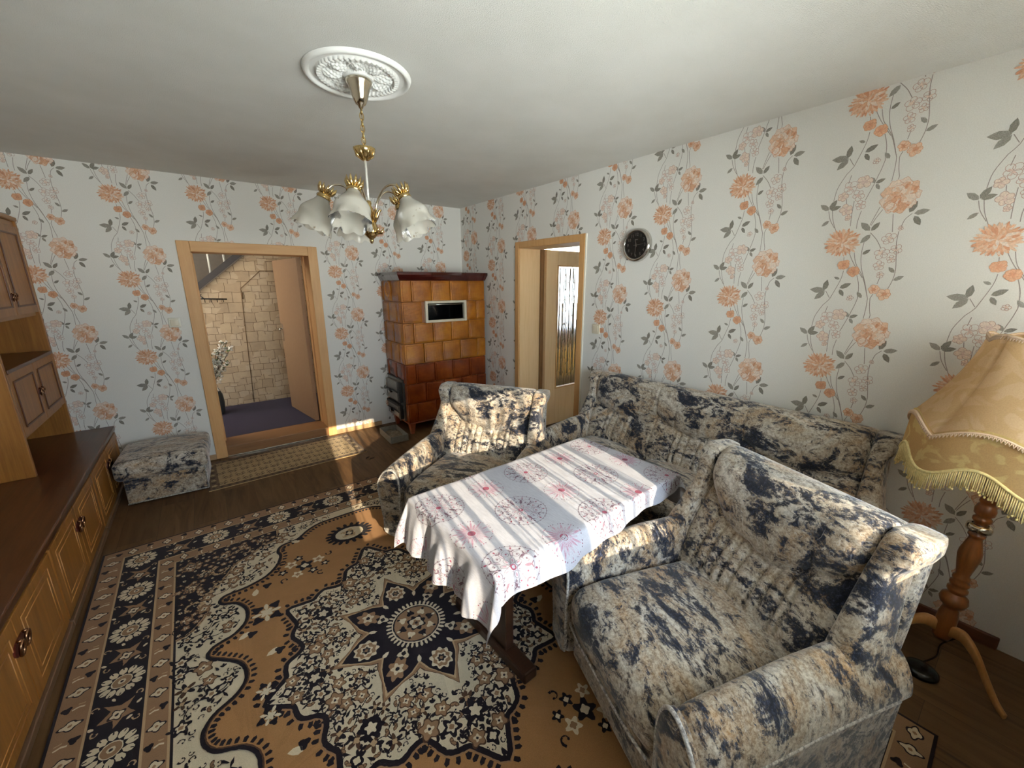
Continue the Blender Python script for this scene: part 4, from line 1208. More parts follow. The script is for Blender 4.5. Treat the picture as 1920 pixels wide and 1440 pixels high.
    for s in (-1, 1):
        P.put(O, s*-.03, s*.955, 0)
        for t in (-1, 1):
            B = Pat()
            for (x, y, r, c) in ((0,0,.05,0),(.075,.03,.036,1),(-.07,.035,.036,1),(.03,-.07,.032,1),(-.05,-.06,.03,0),(.11,-.03,.028,0),(-.11,-.015,.026,0),(.04,.08,.028,0)):
                lobed(B, (x, y), r, 5, NAVY if c == 0 else CREAM, x*30, .45); lobed(B, (x, y), r*.42, 4, CREAM if c == 0 else BROWN, 0, .3)
            for (x, y, a) in ((.12,.06,0),(-.12,.07,2),(-.09,-.09,4),(.09,-.10,5),(.15,0,1)): hook(B, (x, y), .022, a, 1)
            P.put(B, s*.335, t*.79, .3*s*t, s, t)
            K = Pat()
            lobed(K, (0, 0), .034, 4, CREAM, 0, .5)
            for a in (0, PI/2, PI, -PI/2): lobed(K, (.055*math.cos(a), .055*math.sin(a)), .028, 3, NAVY, a, .4); K.tear((.02*math.cos(a+.8), .02*math.sin(a+.8)), a+.8, .045, .02, CREAM, 0)
            P.put(K, s*.565, t*.525, .7)
            P.put(K, s*.63, t*.06, .2, .6, .6)
    return P
def rug_build(name, P, HX, HY, th, mats):
    b = MB(); b.box((-HX, -HY, 0), (HX, HY, th), NAVY); jr = random.Random(77)
    for i, (pts, c) in enumerate(P.p):
        if len(pts) < 3: continue
        if len(pts) != 4 or abs(area2(pts)) < .002:
            q = []
            for k in range(len(pts)):
                p0, p1 = pts[k-1], pts[k]; l = math.hypot(p1[0]-p0[0], p1[1]-p0[1]); n = max(1, min(6, int(l/.0065)))
                for t in range(1, n+1):
                    q.append((lerp(p0[0], p1[0], t/n)+jr.uniform(-.0011, .0011), lerp(p0[1], p1[1], t/n)+jr.uniform(-.0011, .0011)))
            pts = q
        b.add([(x, y, th+.0002+i*3e-7) for x, y in pts], [list(range(len(pts)))], c)
    return b.build(name, mats)
RP = rug_pattern(1.285, 1.655)
rg = rug_build('oriental_rug', RP, 1.285, 1.655, .009, RUGM)
rg.location = (-2.052, -2.962, .0); rg.rotation_euler = (0, 0, math.radians(1.0))
tag(rg, 'large tan and navy oriental rug with a star medallion under the table', 'rug')
# door mat runner
def mat_pattern():
    P = Pat(); rnd = random.Random(4); HX, HY = .635, .315
    rectp(P, HX, HY, DBR); rectp(P, HX-.012, HY-.008, 0); rectp(P, HX-.075, HY-.05, 1)
    for i in range(13):
        for j in range(5):
            x, y = -.54+.09*i, -.22+.11*j
            lobed(P, (x+(j % 2)*.045, y), .040, 6, DBR, 0, .35, .026); lobed(P, (x+(j % 2)*.045, y), .024, 5, 1, 0, .3, .016); P.circle((x+(j % 2)*.045, y), .008, 2, 6)
            for k in (-1, 1): P.tear((x+(j % 2)*.045+k*.034, y+.03), k*.5+PI/2, .03, .014, 2, 0)
    for i in range(24):
        for s in (-1, 1): lobed(P, (-.60+.052*i, s*.285), .018, 4, DBR, 0, .35); 
    for j in range(9):
        for s in (-1, 1): lobed(P, (s*.595, -.24+.06*j), .022, 5, DBR if j % 2 else 1, 0, .35)
    return P
MM = [pile('mat_brown', (108,84,58)), pile('mat_sand', (172,146,104)), pile('mat_olive', (120,100,70)), pile('mat_x', (90,70,50)), pile('mat_y', (90,70,50)), pile('mat_dark', (72,52,36))]
mt = rug_build('doormat_runner', mat_pattern(), .635, .315, .007, MM)
mt.location = (-2.205, -.405, 0); mt.rotation_euler = (0, 0, math.radians(1.5))
tag(mt, 'small beige and brown patterned runner before the hall doorway', 'mat')

# ---------------------------------------------------------------- wall unit on the cabinet side
FXc = -3.392
def ring_handle(parent, x, y, z, s=1.0):
    # rosewood backplate with two bronze ring pulls side by side
    h = MB(); h.prism([(y+.062*s*math.cos(a)*(1 if True else 1), z+.030*s*math.sin(a)*(.82+.18*abs(math.cos(a)))) for a in [2*PI*i/20 for i in range(20)]], 'x', x, x+.006)
    hp = h.build('handle_plate', plain_once('rosewood', (78,24,18)), parent, bevel=.002)
    for sy in (-1, 1):
        r = MB(); pts = [(x+.013+.004*math.sin(a), y+sy*.026*s+.0175*s*math.cos(a), z-.003+.025*s*math.sin(a)) for a in [2*PI*i/20 for i in range(20)]]
        r.tube(pts, .0048*s, 8, closed=True); r.tube([(x+.004, y+sy*.026*s, z+.024*s), (x+.017, y+sy*.026*s, z+.024*s)], .005*s, 8)
        r.build('ring_pull', M['bronze'], hp)
_pc = {}
def plain_once(n, rgb, rough=.35):
    if n not in _pc: _pc[n] = plain(n, srgb(*rgb), rough)
    return _pc[n]
def door_panel(parent, y0, y1, z0, z1, x, mat, inlay=True):
    d = MB(); d.box((x-.018, y0, z0), (x, y1, z1)); o = d.build('door', mat, parent, bevel=.003)
    if inlay:
        l = MB(); a, b, c, e = y0+.062, y1-.062, z0+.05, z1-.045; w = .0045
        def seg(p, q): l.tube([(x+.0006, *p), (x+.0006, *q)], .0022, 6)
        for k in (0, .03):
            seg((a+k, c+k), (a+k, e-k)); seg((b-k, c+k), (b-k, e-k)); seg((a+k, c+k), (b-k, c+k)); seg((a+k, e-k), (b-k, e-k))
        l.build('inlay', M['inlay'], o)
    return o
units = [(-.985, -.004, 'nearest the footstool corner, half hidden by it'), (-1.955, -.989, 'in the middle of the row, beside the rug corner'), (-2.925, -1.959, 'third from the hall wall, alongside the rug edge'), (-3.895, -2.929, 'out at the near end of the row towards the window')]
for i, (a, b, wh) in enumerate(units[:3]):
    c = thing('base_cabinet', 'oak base cabinet with inlaid doors, ' + wh, 'cabinet', (0, 0, 0), 0, 'low oak base cabinets along the wall')
    m = MB(); m.box((-4.0, a, .03), (FXc-.02, b, .438)); m.build('body', M['oak'], c, bevel=.002)
    m = MB(); m.box((-3.98, a+.002, 0), (FXc+.012, b-.002, .034)); m.build('plinth', plain_once('plinth_brown', (112,84,62)), c, bevel=.004)
    mid = (a+b)/2
    for p, q in ((a+.008, mid-.002), (mid+.002, b-.008)):
        dd = door_panel(c, p, q, .04, .425, FXc, M['oak'])
    ring_handle(dd, FXc, mid, .312, 1.15)
m = MB(); m.box((-4.0, -2.925, .44), (FXc+.004, -.003, .477)); wt = m.build('cabinet_top', M['oak_top'], bevel=.008, segs=3)
tag(wt, 'long dark brown wooden top running over the low oak base cabinets', 'cabinet top')
for v_ in range(1): pass
hu = thing('wall_unit_hutch', 'tall oak hutch with niches and ring-handled doors standing on the cabinet top', 'cabinet', (0, 0, .4775))
zb = .4775
def hb(name, lo, hi, mat, bev=.003, par=None):
    m = MB(); m.box((lo[0], lo[1], lo[2]-zb), (hi[0], hi[1], hi[2]-zb)); return m.build(name, mat, par or hu, bevel=bev)
hb('side_panel', (-3.99, -.985, zb), (-3.62, -.955, 2.05), M['oak']); hb('side_panel', (-3.99, -.034, zb), (-3.618, -.004, 2.05), M['oak'])
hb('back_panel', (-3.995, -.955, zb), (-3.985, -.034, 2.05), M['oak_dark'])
hb('top_board', (-3.99, -.955, 2.015), (-3.63, -.034, 2.045), M['oak_y'])
hb('cornice', (-3.99, -.99, 2.05), (-3.612, -.003, 2.078), M['oak_y'], .006)
hb('shelf', (-3.985, -.955, 1.115), (-3.612, -.034, 1.137), M['oak_top']); hb('shelf', (-3.985, -.955, .70), (-3.64, -.034, .722), M['oak_y']); hb('shelf', (-3.985, -.955, 1.40), (-3.64, -.034, 1.424), M['oak_y'])
def hdoor(y0, y1, z0, z1):
    m = MB(); m.box((-3.638, y0, z0-zb), (-3.62, y1, z1-zb)); o = m.build('door', M['oak'], hu, bevel=.003)
    m = MB(); g = .05
    for lo, hi in (((y0+g, z0+g), (y0+g+.012, z1-g)), ((y1-g-.012, z0+g), (y1-g, z1-g)), ((y0+g+.012, z0+g), (y1-g-.012, z0+g+.012)), ((y0+g+.012, z1-g-.012), (y1-g-.012, z1-g))):
        m.box((-3.6205, lo[0], lo[1]-zb), (-3.614, hi[0], hi[1]-zb))
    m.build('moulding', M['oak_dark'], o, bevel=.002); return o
for z0, z1, hzv in ((.724, 1.112, .92), (1.426, 2.012, 1.543)):
    hdoor(-.953, -.497, z0, z1); dd = hdoor(-.493, -.036, z0, z1)
    ring_handle(dd, -3.62, -.495, hzv-zb, .9)

# ---------------------------------------------------------------- tiled stove
sv = thing('tiled_stove', 'amber glazed tiled stove with dark cornice standing in the corner', 'stove', (0, 0, 0))
SX0, SX1, SY0, SY1 = -1.043, -.028, -.55, -.012
ZB, ZT = .135, 1.655; RH = (ZT-ZB)/7
core = MB()
core.box((SX0+.02, SY0+.02, ZB), (SX1-.004, SY1, ZB+5*RH)); core.box((SX0+.02, SY0+.02, ZB+6*RH), (SX1-.004, SY1, ZT))
NX0, NX1 = -.775, -.298
core.box((SX0+.02, SY0+.02, ZB+5*RH), (NX0, SY1, ZB+6*RH)); core.box((NX1, SY0+.02, ZB+5*RH), (SX1-.004, SY1, ZB+6*RH)); core.box((NX0, SY0+.36, ZB+5*RH), (NX1, SY1, ZB+6*RH))
core.build('stove_core', M['grout'], sv)
up, lo_ = MB(), MB()
def tile_front(mb, x0, x1, z0, z1):
    mb.rbox((x0+.0015, SY0, z0+.0015), (x1-.0015, SY0+.03, z1-.0015), .009, 3, 1)
    mb.rbox((x0+.017, SY0-.006, z0+.017), (x1-.017, SY0+.01, z1-.017), .006, 2, 1)
def tile_side(mb, y0, y1, z0, z1):
    mb.rbox((SX0, y0+.0015, z0+.0015), (SX0+.03, y1-.0015, z1-.0015), .009, 3, 1)
    mb.rbox((SX0-.005, y0+.015, z0+.015), (SX0+.01, y1-.015, z1-.015), .005, 2, 1)
TWd = .2235
for r in range(7):
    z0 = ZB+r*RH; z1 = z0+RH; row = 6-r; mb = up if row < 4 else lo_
    x = SX0; first = TWd*.52 if row % 2 == 0 else TWd
    seq = [first]
    while x+sum(seq) < SX1-.02: seq.append(TWd)
    for k, w_ in enumerate(seq):
        xe = min(x+w_, SX1)
        if row == 1:
            if x < NX0 < xe-.02: tile_front(mb, x, NX0-.012, z0, z1) if NX0-.012-x > .04 else None
            elif x < NX1 < xe-.02: tile_front(mb, NX1+.012, xe, z0, z1)
            elif xe <= NX0+.02 or x >= NX1-.02: tile_front(mb, x, xe, z0, z1) if xe-x > .04 else mb.rbox((x+.0015, SY0, z0+.0015), (xe-.0015, SY0+.03, z1-.0015), .009, 3, 1)
        elif xe-x > .05: tile_front(mb, x, xe, z0, z1)
        elif xe-x > .006: mb.rbox((x+.0015, SY0, z0+.0015), (xe-.0015, SY0+.03, z1-.0015), .004, 2, 1)
        x = xe
        if x >= SX1-.001: break
    if row < 5:
        y = SY0+.03; first = TWd*.45 if row % 2 else TWd*.95; ws = [first, TWd, TWd, TWd]
        for w_ in ws:
            ye = min(y+w_, SY1)
            if ye-y > .05: tile_side(mb, y, ye, z0, z1)
            elif ye-y > .01: mb.rbox((SX0, y, z0), (SX0+.03, ye, z1), .004, 2, 1)
            y = ye
            if y >= SY1-.001: break
    else:
        mb.rbox((SX0, SY0+.032, z0+.001), (SX0+.03, SY0+.062, z1-.001), .008, 2, 1)
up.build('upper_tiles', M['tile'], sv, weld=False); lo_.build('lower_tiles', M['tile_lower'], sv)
# cornice of separate dark mouldings
co = MB()
def corn(poly_scale=1):
    return [(0,0),(.006,.0),(.012,.012),(.026,.035),(.04,.055),(.042,.078),(.036,.084),(0,.084)]
xs = [SX0, SX0+.116, SX0+.34, SX0+.563, SX0+.787, SX1]
for a, b in zip(xs, xs[1:]):
    L = a == xs[0]; R_ = b == xs[-1]
    loops = []
    for x, e in ((a+.0012, L), (b-.0012, R_)):
        loops.append([((x-d if L and e else x+d*.35 if R_ and e else x), SY0-d, ZT+z) for d, z in corn()] + [(x, SY0+.05, ZT+.084), (x, SY0+.05, ZT)])
    co.loft(loops, smooth=False)
ys = [SY0, SY0+.16, SY0+.36, SY1]
for a, b in zip(ys, ys[1:]):
    loops = []
    for y, e in ((a+.0012, a == ys[0]), (b-.0012, False)):
        loops.append([(SX0-d, (y-d if e else y), ZT+z) for d, z in corn()] + [(SX0+.05, y, ZT+.084), (SX0+.05, y, ZT)])
    co.loft(loops, smooth=False)
co.box((SX0+.05, SY0+.05, ZT), (SX1, SY1, ZT+.078))
co.build('cornice', M['tile_dark'], sv, recalc=True)
# warming niche
n = MB(); zz0, zz1 = ZB+5*RH, ZB+6*RH
for lo, hi in (((NX0-.012, SY0-.016, zz0-.004), (NX0+.016, SY0+.03, zz1+.006)), ((NX1-.016, SY0-.016, zz0-.004), (NX1+.012, SY0+.03, zz1+.006)), ((NX0+.016, SY0-.016, zz0-.004), (NX1-.016, SY0+.03, zz0+.022)), ((NX0+.016, SY0-.016, zz1-.02), (NX1-.016, SY0+.03, zz1+.006))): n.box(lo, hi)
n.build('niche_frame', M['cream_plastic'], sv, bevel=.004)
n = MB()
n.add([(NX0, SY0+.03, zz0+.001), (NX1, SY0+.03, zz0+.001), (NX1, SY0+.355, zz0+.001), (NX0, SY0+.355, zz0+.001), (NX0, SY0+.03, zz1-.001), (NX1, SY0+.03, zz1-.001), (NX1, SY0+.355, zz1-.001), (NX0, SY0+.355, zz1-.001)], [(0,1,2,3), (7,6,5,4), (3,2,6,7), (0,3,7,4), (2,1,5,6)])
n.build('niche_lining', M['black'], sv)
n = MB(); n.add([(NX0+.014, SY0+.006, zz0+.02), (NX1-.014, SY0+.006, zz0+.02), (NX1-.014, SY0+.006, zz1-.018), (NX0+.014, SY0+.006, zz1-.018)], [(0,1,2,3)])
n.build('niche_glass', glassm('niche_glass', 0), sv)
n = MB(); n.tube([(NX0+.03, SY0-.004, zz1-.034), (NX1-.03, SY0-.004, zz1-.034)], .005, 8); n.build('niche_rail', M['chrome'], sv)
# side clean-out cap
n = MB(); n.lathe([(0,.0),(.06,.0),(.066,.004),(.075,.012),(.083,.012),(.088,.004),(.09,0)], (SX0-.004, -.225, 1.565), 32, 0, Euler((0, -PI/2, 0)).to_matrix()); n.build('cleanout_cap', M['tile'], sv)
# fire doors on the side
pl_ = MB(); X = SX0+.004
pl_.box((X-.012, -.482, .150), (X+.03, -.034, .615)); p0 = pl_.build('door_plate', M['steel'], sv, bevel=.004)
n = MB()
for lo, hi in (((-.488, .150), (-.470, .62)), ((-.488, .605), (-.03, .62))): n.box((X-.018, lo[0], lo[1]), (X-.010, hi[0], hi[1]))
n.build('plate_edge', M['iron'], sv, bevel=.003)
for z0, z1, zh, nm in ((.355, .575, .46, 'fire_door'), (.165, .315, .235, 'ash_door')):
    n = MB(); n.box((X-.040, -.372, z0), (X-.012, -.05, z1)); d = n.build(nm, M['steel'], sv, bevel=.006)
    n = MB(); n.box((X-.050, -.43, z0-.005), (X-.012, -.374, z1+.005)); n.build('hinge_strap', M['iron'], d, bevel=.006)
    if nm == 'ash_door':
        n = MB(); n.box((X-.050, -.374, z1-.018), (X-.012, -.04, z1+.012)); n.build('hood', M['iron'], d, bevel=.004)
    n = MB(); n.tube([(X-.046, -.40, zh), (X-.050, -.23, zh+.004), (X-.046, -.055, zh)], .007, 8); n.tube([(X-.04, -.20, zh-.028), (X-.064, -.20, zh-.008), (X-.064, -.20, zh+.014)], .010, 8); n.build('latch_bar', M['black'], d)
    n = MB(); n.lathe([(0,.0),(.02,.0),(.02,.008),(.012,.012),(0,.012)], (X-.04, -.13, zh-.035), 18, 0, Euler((0, -PI/2, 0)).to_matrix()); n.build('air_rosette', M['chrome'], d)
for x, y in ((SX0+.02, SY0+.02), (SX0+.02, SY1-.09), (SX1-.09, SY0+.02), (SX1-.09, SY1-.09)):
    n = MB(); sx = .07
    n.loft([[(x+.012, y+.012, 0), (x+.05, y+.012, 0), (x+.05, y+.05, 0), (x+.012, y+.05, 0)], [(x, y, ZB-.001), (x+sx, y, ZB-.001), (x+sx, y+sx, ZB-.001), (x, y+sx, ZB-.001)]], smooth=False)
    n.build('leg', M['leg_tile'], sv, bevel=.004, recalc=True)
n = MB(); n.box((SX0+.004, SY0+.004, ZB-.012), (SX1, SY1, ZB)); n.build('bottom_frame', M['leg_tile'], sv, bevel=.003)

# ash tray on the floor
ah = thing('ash_tray', 'open grey metal ash tray on the floor beside the stove legs', 'ash tray', (-1.195, -.475, 0), math.radians(-2))
n = MB(); w2, d2, hh = .095, .185, .07
n.box((-w2, -d2, 0), (w2, d2, .004)); n.box((-w2, -d2, .004), (-w2+.004, d2, hh)); n.box((w2-.004, -d2, .004), (w2, d2, hh)); n.box((-w2+.004, -d2, .004), (w2-.004, -d2+.004, hh)); n.box((-w2+.004, d2-.004, .004), (w2-.004, d2, hh))
n.build('tray', M['greyzinc'], ah)
n = MB(); n.tube([(-.02, d2, .05), (-.02, d2+.035, .055), (.02, d2+.035, .055), (.02, d2, .05)], .005, 8); n.build('handle', M['iron'], ah)
n = MB(); n.grid(lambda u, v: ((u-.5)*.18, (v-.5)*.36, .012+.012*math.sin(u*9)*math.sin(v*11)+.01*math.sin(v*23+u*5)**2), 24, 36); n.build('ash', M['ash'], ah)
for i, (x, y, a, l) in enumerate(((-1.598, -.86, .5, 'upper'), (-1.575, -.905, .2, 'lower'))):
    n = MB(); n.tube([(-.03, 0, .005), (-.01, .012, .006), (.012, .008, .005), (.035, .02, .004)], [.003, .005, .004, .001], 6)
    tag(n.build('bark_chip', plain_once('bark', (34,26,22), .8), loc=(x, y, 0), rot=(0, 0, a)), 'dark wood splinter on the laminate beside the runner end, %s of the two' % l, 'splinter', 'wood splinters on the floor')

# ---------------------------------------------------------------- switches
def switch(name, label, pos, rot, two=False):
    s = thing(name, label, 'light switch', pos, rot)
    n = MB(); n.rbox((-.041, -.011, -.041), (.041, -.001, .041), .006, 3, 1); n.build('plate', M['white_plastic'] if two else M['cream_plastic'], s)
    n = MB(); n.rbox((-.028, -.016, -.028), (.028, -.008, .028), .004, 3, 1); n.build('rocker', M['cream_plastic'], s)
switch('light_switch', 'white light switch on the flowered wall beside the hall doorway', (-2.866, 0, 1.30), 0, True)
switch('light_switch', 'cream light switch beside the side doorway above the sofa', (0, -2.226, 1.245), -PI/2)

# ---------------------------------------------------------------- clock
ck = thing('wall_clock', 'round chrome wall clock with black dial on the flowered wall', 'clock', (-.002, -2.59, 1.898), -PI/2)
RX = Euler((PI/2, 0, 0)).to_matrix()
n = MB(); n.lathe([(.094,.022),(.097,.03),(.104,.034),(.112,.030),(.119,.018),(.121,.006),(.121,.0),(0,0)], (0,0,0), 64, 0, RX); n.build('rim', M['chrome'], ck, recalc=True)
n = MB(); n.lathe([(.095,.020),(0,.020)], (0,0,0), 48, 0, RX); n.build('dial', plain('dial_black', srgb(12,12,14), .35), ck)
def text_mesh(body, size, mb, cx, cz, y):
    cu = bpy.data.curves.new('t', 'FONT'); cu.body = body; cu.size = size; cu.align_x = 'CENTER'; cu.align_y = 'CENTER'; cu.extrude = .0004
    o = bpy.data.objects.new('t', cu); COL.objects.link(o)
    dg = bpy.context.evaluated_depsgraph_get(); me = bpy.data.meshes.new_from_object(o.evaluated_get(dg))
    mb.add([(cx+v.co.x, y-v.co.z, cz+v.co.y) for v in me.vertices], [tuple(p.vertices) for p in me.polygons])
    bpy.data.objects.remove(o); bpy.data.curves.remove(cu); bpy.data.meshes.remove(me)
n = MB()
for i in range(1, 13):
    a = PI/2-2*PI*i/12; text_mesh(str(i), .030, n, .074*math.cos(a), .074*math.sin(a), -.0212)
n.build('numerals', plain('numeral_silver', srgb(186,182,174), .4, .3), ck)
n = MB(); n.box((-.012, -.0214, .036), (.012, -.0206, .042)); n.build('maker_mark', plain_once('mark_silver', (176,172,164), .4), ck)
hm = plain('hand_silver', srgb(196,188,178), .4, .2)
def hand(name, a, l, w, y, back=.012):
    a = math.radians(90-a); n = MB(); c, s = math.cos(a), math.sin(a)
    p = [(-back*c+w*s*.6, -back*s-w*c*.6), (l*c+w*s*.35, l*s-w*c*.35), (l*c-w*s*.35, l*s+w*c*.35), (-back*c-w*s*.6, -back*s+w*c*.6)]
    n.prism(p, 'y', y, y-.0012); n.build(name, hm, ck)
hand('hour_hand', 345, .044, .006, -.0225); hand('minute_hand', 184, .072, .0045, -.0245); hand('second_hand', 86, .066, .0018, -.0262, .02)
n = MB(); n.lathe([(.005,.021),(.005,.029),(0,.029)], (0,0,0), 16, 0, RX); n.build('hub', hm, ck)
n = MB(); n.lathe([(.095,.0315),(0,.0315)], (0,0,0), 48, 0, RX); n.build('glass', M['pane'], ck)

# ---------------------------------------------------------------- ceiling rose and chandelier
CX, CY = -1.972, -2.535
rs = MB()
def rose(u, v):
    r = .222*u; a = 2*PI*v
    h = 0
    if r > .195: h = .016*math.sin(PI*(r-.195)/.027)**.5 if r < .2219 else 0
    elif r > .168: h = .004
    elif r > .148:
        h = .012+.006*abs(math.sin(a*24))
    elif r > .062:
        t = (r-.062)/.086
        k = 8; p = (a*k/(2*PI)) % 1; d = abs(p-.5)*2
        leaf = max(0, 1-d*1.15-(.35*(t-.45))**2)*math.sin(PI*min(1, t*1.02))**.6
        vein = .35*abs(math.sin(a*k*5+8*math.sin(t*7)))
        curl = .30*math.sin(t*24+6*d)*.5
        h = .003+.020*max(0, leaf)*(1-vein*.5)+.005*curl*(1-d*.3)+.0035*math.sin(a*40)*math.sin(t*20)
    else: h = .016-.004*math.cos(r*80)
    return (CX+r*math.cos(a), CY+r*math.sin(a), H-.0015-h)
rs.grid(rose, 74, 288)
tag(rs.build('ceiling_rose', M['plasterwhite'], recalc=True), 'white round stucco ceiling rose with acanthus leaves above the chandelier', 'ceiling rose')
ch = thing('chandelier', 'brass five-arm chandelier with frosted glass bell shades', 'chandelier', (CX, CY, H))
n = MB(); n.lathe([(0,-.018),(.052,-.018),(.056,-.024),(.054,-.032),(.046,-.045),(.04,-.062),(.032,-.09),(.022,-.112),(.012,-.118),(.008,-.128),(0,-.13)], n=36); n.build('canopy', M['brass'], ch, recalc=True)
n = MB()
for i in range(7):
    z = -.135-.024*i; pts = []
    for t in range(16):
        a = 2*PI*t/16; x = .0085*math.cos(a); zz = .016*math.sin(a)
        pts.append((x, 0, z+zz) if i % 2 else (0, x, z+zz))
    n.tube(pts, .0023, 6, closed=True)
n.tube([(0,0,-.12), (.003,.002,-.2), (0,0,-.30)], .0022, 6); n.build('chain', M['gold'], ch)
n = MB(); n.lathe([(.0,-.288),(.046,-.285),(.048,-.288),(.044,-.30),(.034,-.318),(.020,-.330),(.010,-.336),(0,-.337)], n=32)
for i in range(8):
    a = 2*PI*i/8; n.tube([(.047*math.cos(a), .047*math.sin(a), -.287), (.038*math.cos(a+.1), .038*math.sin(a+.1), -.314), (.012*math.cos(a+.2), .012*math.sin(a+.2), -.335)], [.004, .005, .002], 6)
n.build('chain_cup', M['gold'], ch)
n = MB(); n.tube([(0,0,-.33), (0,0,-.56)], .0055, 10); n.build('rod', plain('rod_pearl', srgb(226,222,214), .25, .3), ch)
n = MB(); n.lathe([(0,-.50),(.010,-.505),(.013,-.515),(.010,-.525),(.018,-.54),(.022,-.56),(.020,-.59),(.026,-.60),(.034,-.625),(.036,-.64),(.028,-.655),(.018,-.665),(.010,-.672),(.010,-.68),(.006,-.69),(0,-.694)], n=24)
for i in range(10):
    a = 2*PI*i/10; c_, s_ = math.cos(a), math.sin(a)
    n.tube([(.02*c_, .02*s_, -.60), (.034*c_, .034*s_, -.572), (.046*c_, .046*s_, -.548), (.058*c_, .058*s_, -.542)], [.006, .008, .006, .001], 6)
    n.tube([(.03*c_, .03*s_, -.645), (.052*c_, .052*s_, -.64), (.062*c_, .062*s_, -.622)], [.006, .007, .001], 6)
n.build('hub', M['gold'], ch, recalc=True)
def frosted():
    t = NT('frosted_shade_glass'); v = t.coord('Object')
    f = t.noise(t.coord('Object', (1,1,1)), 34, 3, .6)
    col = t.ramp(f, [(.66, srgb(232,228,216)), (.72, srgb(176,158,132))])
    tl = t.n('ShaderNodeBsdfTranslucent'); df = t.n('ShaderNodeBsdfDiffuse'); t.l(col, tl.inputs[0]); t.l(col, df.inputs[0])
    gl = t.n('ShaderNodeBsdfGlossy'); gl.inputs['Roughness'].default_value = .2
    tr = t.n('ShaderNodeBsdfTransparent')
    a = t.n('ShaderNodeMixShader'); a.inputs[0].default_value = .45; t.l(tl.outputs[0], a.inputs[1]); t.l(df.outputs[0], a.inputs[2])
    b = t.n('ShaderNodeMixShader'); b.inputs[0].default_value = .16; t.l(a.outputs[0], b.inputs[1]); t.l(tr.outputs[0], b.inputs[2])
    fr = t.n('ShaderNodeFresnel'); fr.inputs[0].default_value = 1.4
    c = t.n('ShaderNodeMixShader'); t.l(fr.outputs[0], c.inputs[0]); t.l(b.outputs[0], c.inputs[1]); t.l(gl.outputs[0], c.inputs[2]); t.l(c.outputs[0], t.out.inputs[0])
    return t.mat
FG = frosted()
# direction towards the camera seen from the chandelier
base_a = math.atan2(-4.5444-CY, -2.6612-CX)
for i, off in enumerate((-17, -89, 55, 127, -161)):
    # positive offsets swing to the right as seen from the room's near side
    a = base_a+math.radians(off); d = Vector((math.cos(a), math.sin(a), 0))
    def pt(r, z, d=d): return d*r+Vector((0, 0, z))
    ar = MB(); ar.tube([tuple(p) for p in catmull([tuple(pt(.012, -.615)), tuple(pt(.03, -.56)), tuple(pt(.052, -.50)), tuple(pt(.095, -.452)), tuple(pt(.145, -.447)), tuple(pt(.178, -.478))], 5, False)], .0048, 8)
    arm_ = ar.build('arm', M['brass'], ch)
    ax = (d*.48+Vector((0, 0, -1))).normalized(); o = pt(.180, -.482)
    q = Vector((0, 0, -1)).rotation_difference(ax).to_matrix()
    lf_ = MB()
    for k in range(11):
        b = 2*PI*k/11; e = Vector((math.cos(b), math.sin(b), 0))
        pts = [o+q@(e*r+Vector((0, 0, z))) for r, z in ((.012, -.004), (.026, .002), (.034, .016), (.038, .034))]
        lf_.tube(pts, [.006, .008, .006, .001], 6)
    lf_.lathe([(0,.012),(.012,.012),(.022,.0),(.026,-.012),(.030,-.018),(.030,-.028),(0,-.028)], o, 20, 0, q)
    lf_.build('leaf_crown', M['gold'], arm_)
    sh = MB()
    def shade(u, v, o=o, q=q):
        b = 2*PI*v; z = -.022-.142*u
        r = .027+.046*smooth01(u*1.7)+.010*smooth01((u-.72)/.28)
        wv = smooth01((u-.72)/.28); r += .006*wv*math.cos(8*b); z += -.010*wv*abs(math.cos(4*b))
        return tuple(o+q@Vector((r*math.cos(b), r*math.sin(b), z)))
    sh.grid(shade, 26, 64)
    so = sh.build('glass_shade', FG, ch)
    bl = MB(); bl.lathe([(0,-.028),(.014,-.03),(.014,-.05),(.018,-.06),(.022,-.08),(.02,-.1),(.012,-.115),(0,-.12)], o, 16, 0, q); bl.build('bulb', plain_once('bulb_white', (236,232,222), .3), ch)

# ---------------------------------------------------------------- standing lamp
LX, LY = -.322, -4.522
lp = thing('floor_lamp', 'turned wooden standing lamp with fringed beige fabric shade', 'floor lamp', (LX, LY, 0))
lp.rotation_euler = Matrix.Rotation(math.radians(2.2), 3, Vector((0, 0, 1)).cross(Vector((.797, -.604, 0)))).to_euler()
TP = [(.0,.135),(.030,.135),(.036,.15),(.038,.20),(.037,.25),(.030,.285),(.028,.292),(.044,.305),(.052,.325),(.047,.345),(.030,.358),(.029,.362),(.037,.372),(.037,.383),(.028,.392),(.035,.402),(.035,.413),(.027,.421),(.032,.43),(.031,.44),(.024,.448),(.028,.47),(.034,.50),(.040,.535),(.039,.56),(.031,.59),(.024,.615),(.023,.625),(.030,.632),(.030,.642),(.022,.648),(.024,.652)]
TP2 = [(.024,.685),(.022,.69),(.032,.70),(.032,.712),(.023,.72),(.034,.73),(.036,.75),(.030,.768),(.024,.775),(.030,.782),(.028,.792),(.024,.80),(.027,.83),(.036,.87),(.041,.91),(.038,.95),(.028,.99),(.020,1.03),(.018,1.10),(.0,1.10)]
n = MB(); n.lathe([(r*.86, z) for r, z in TP], n=28); n.lathe([(r*.86, z) for r, z in TP2], n=28); n.build('turned_column', M['turned'], lp)
n = MB(); n.lathe([(.024,.652),(.036,.655),(.038,.668),(.036,.682),(.024,.685)], n=28); n.build('metal_collar', M['brass'], lp)
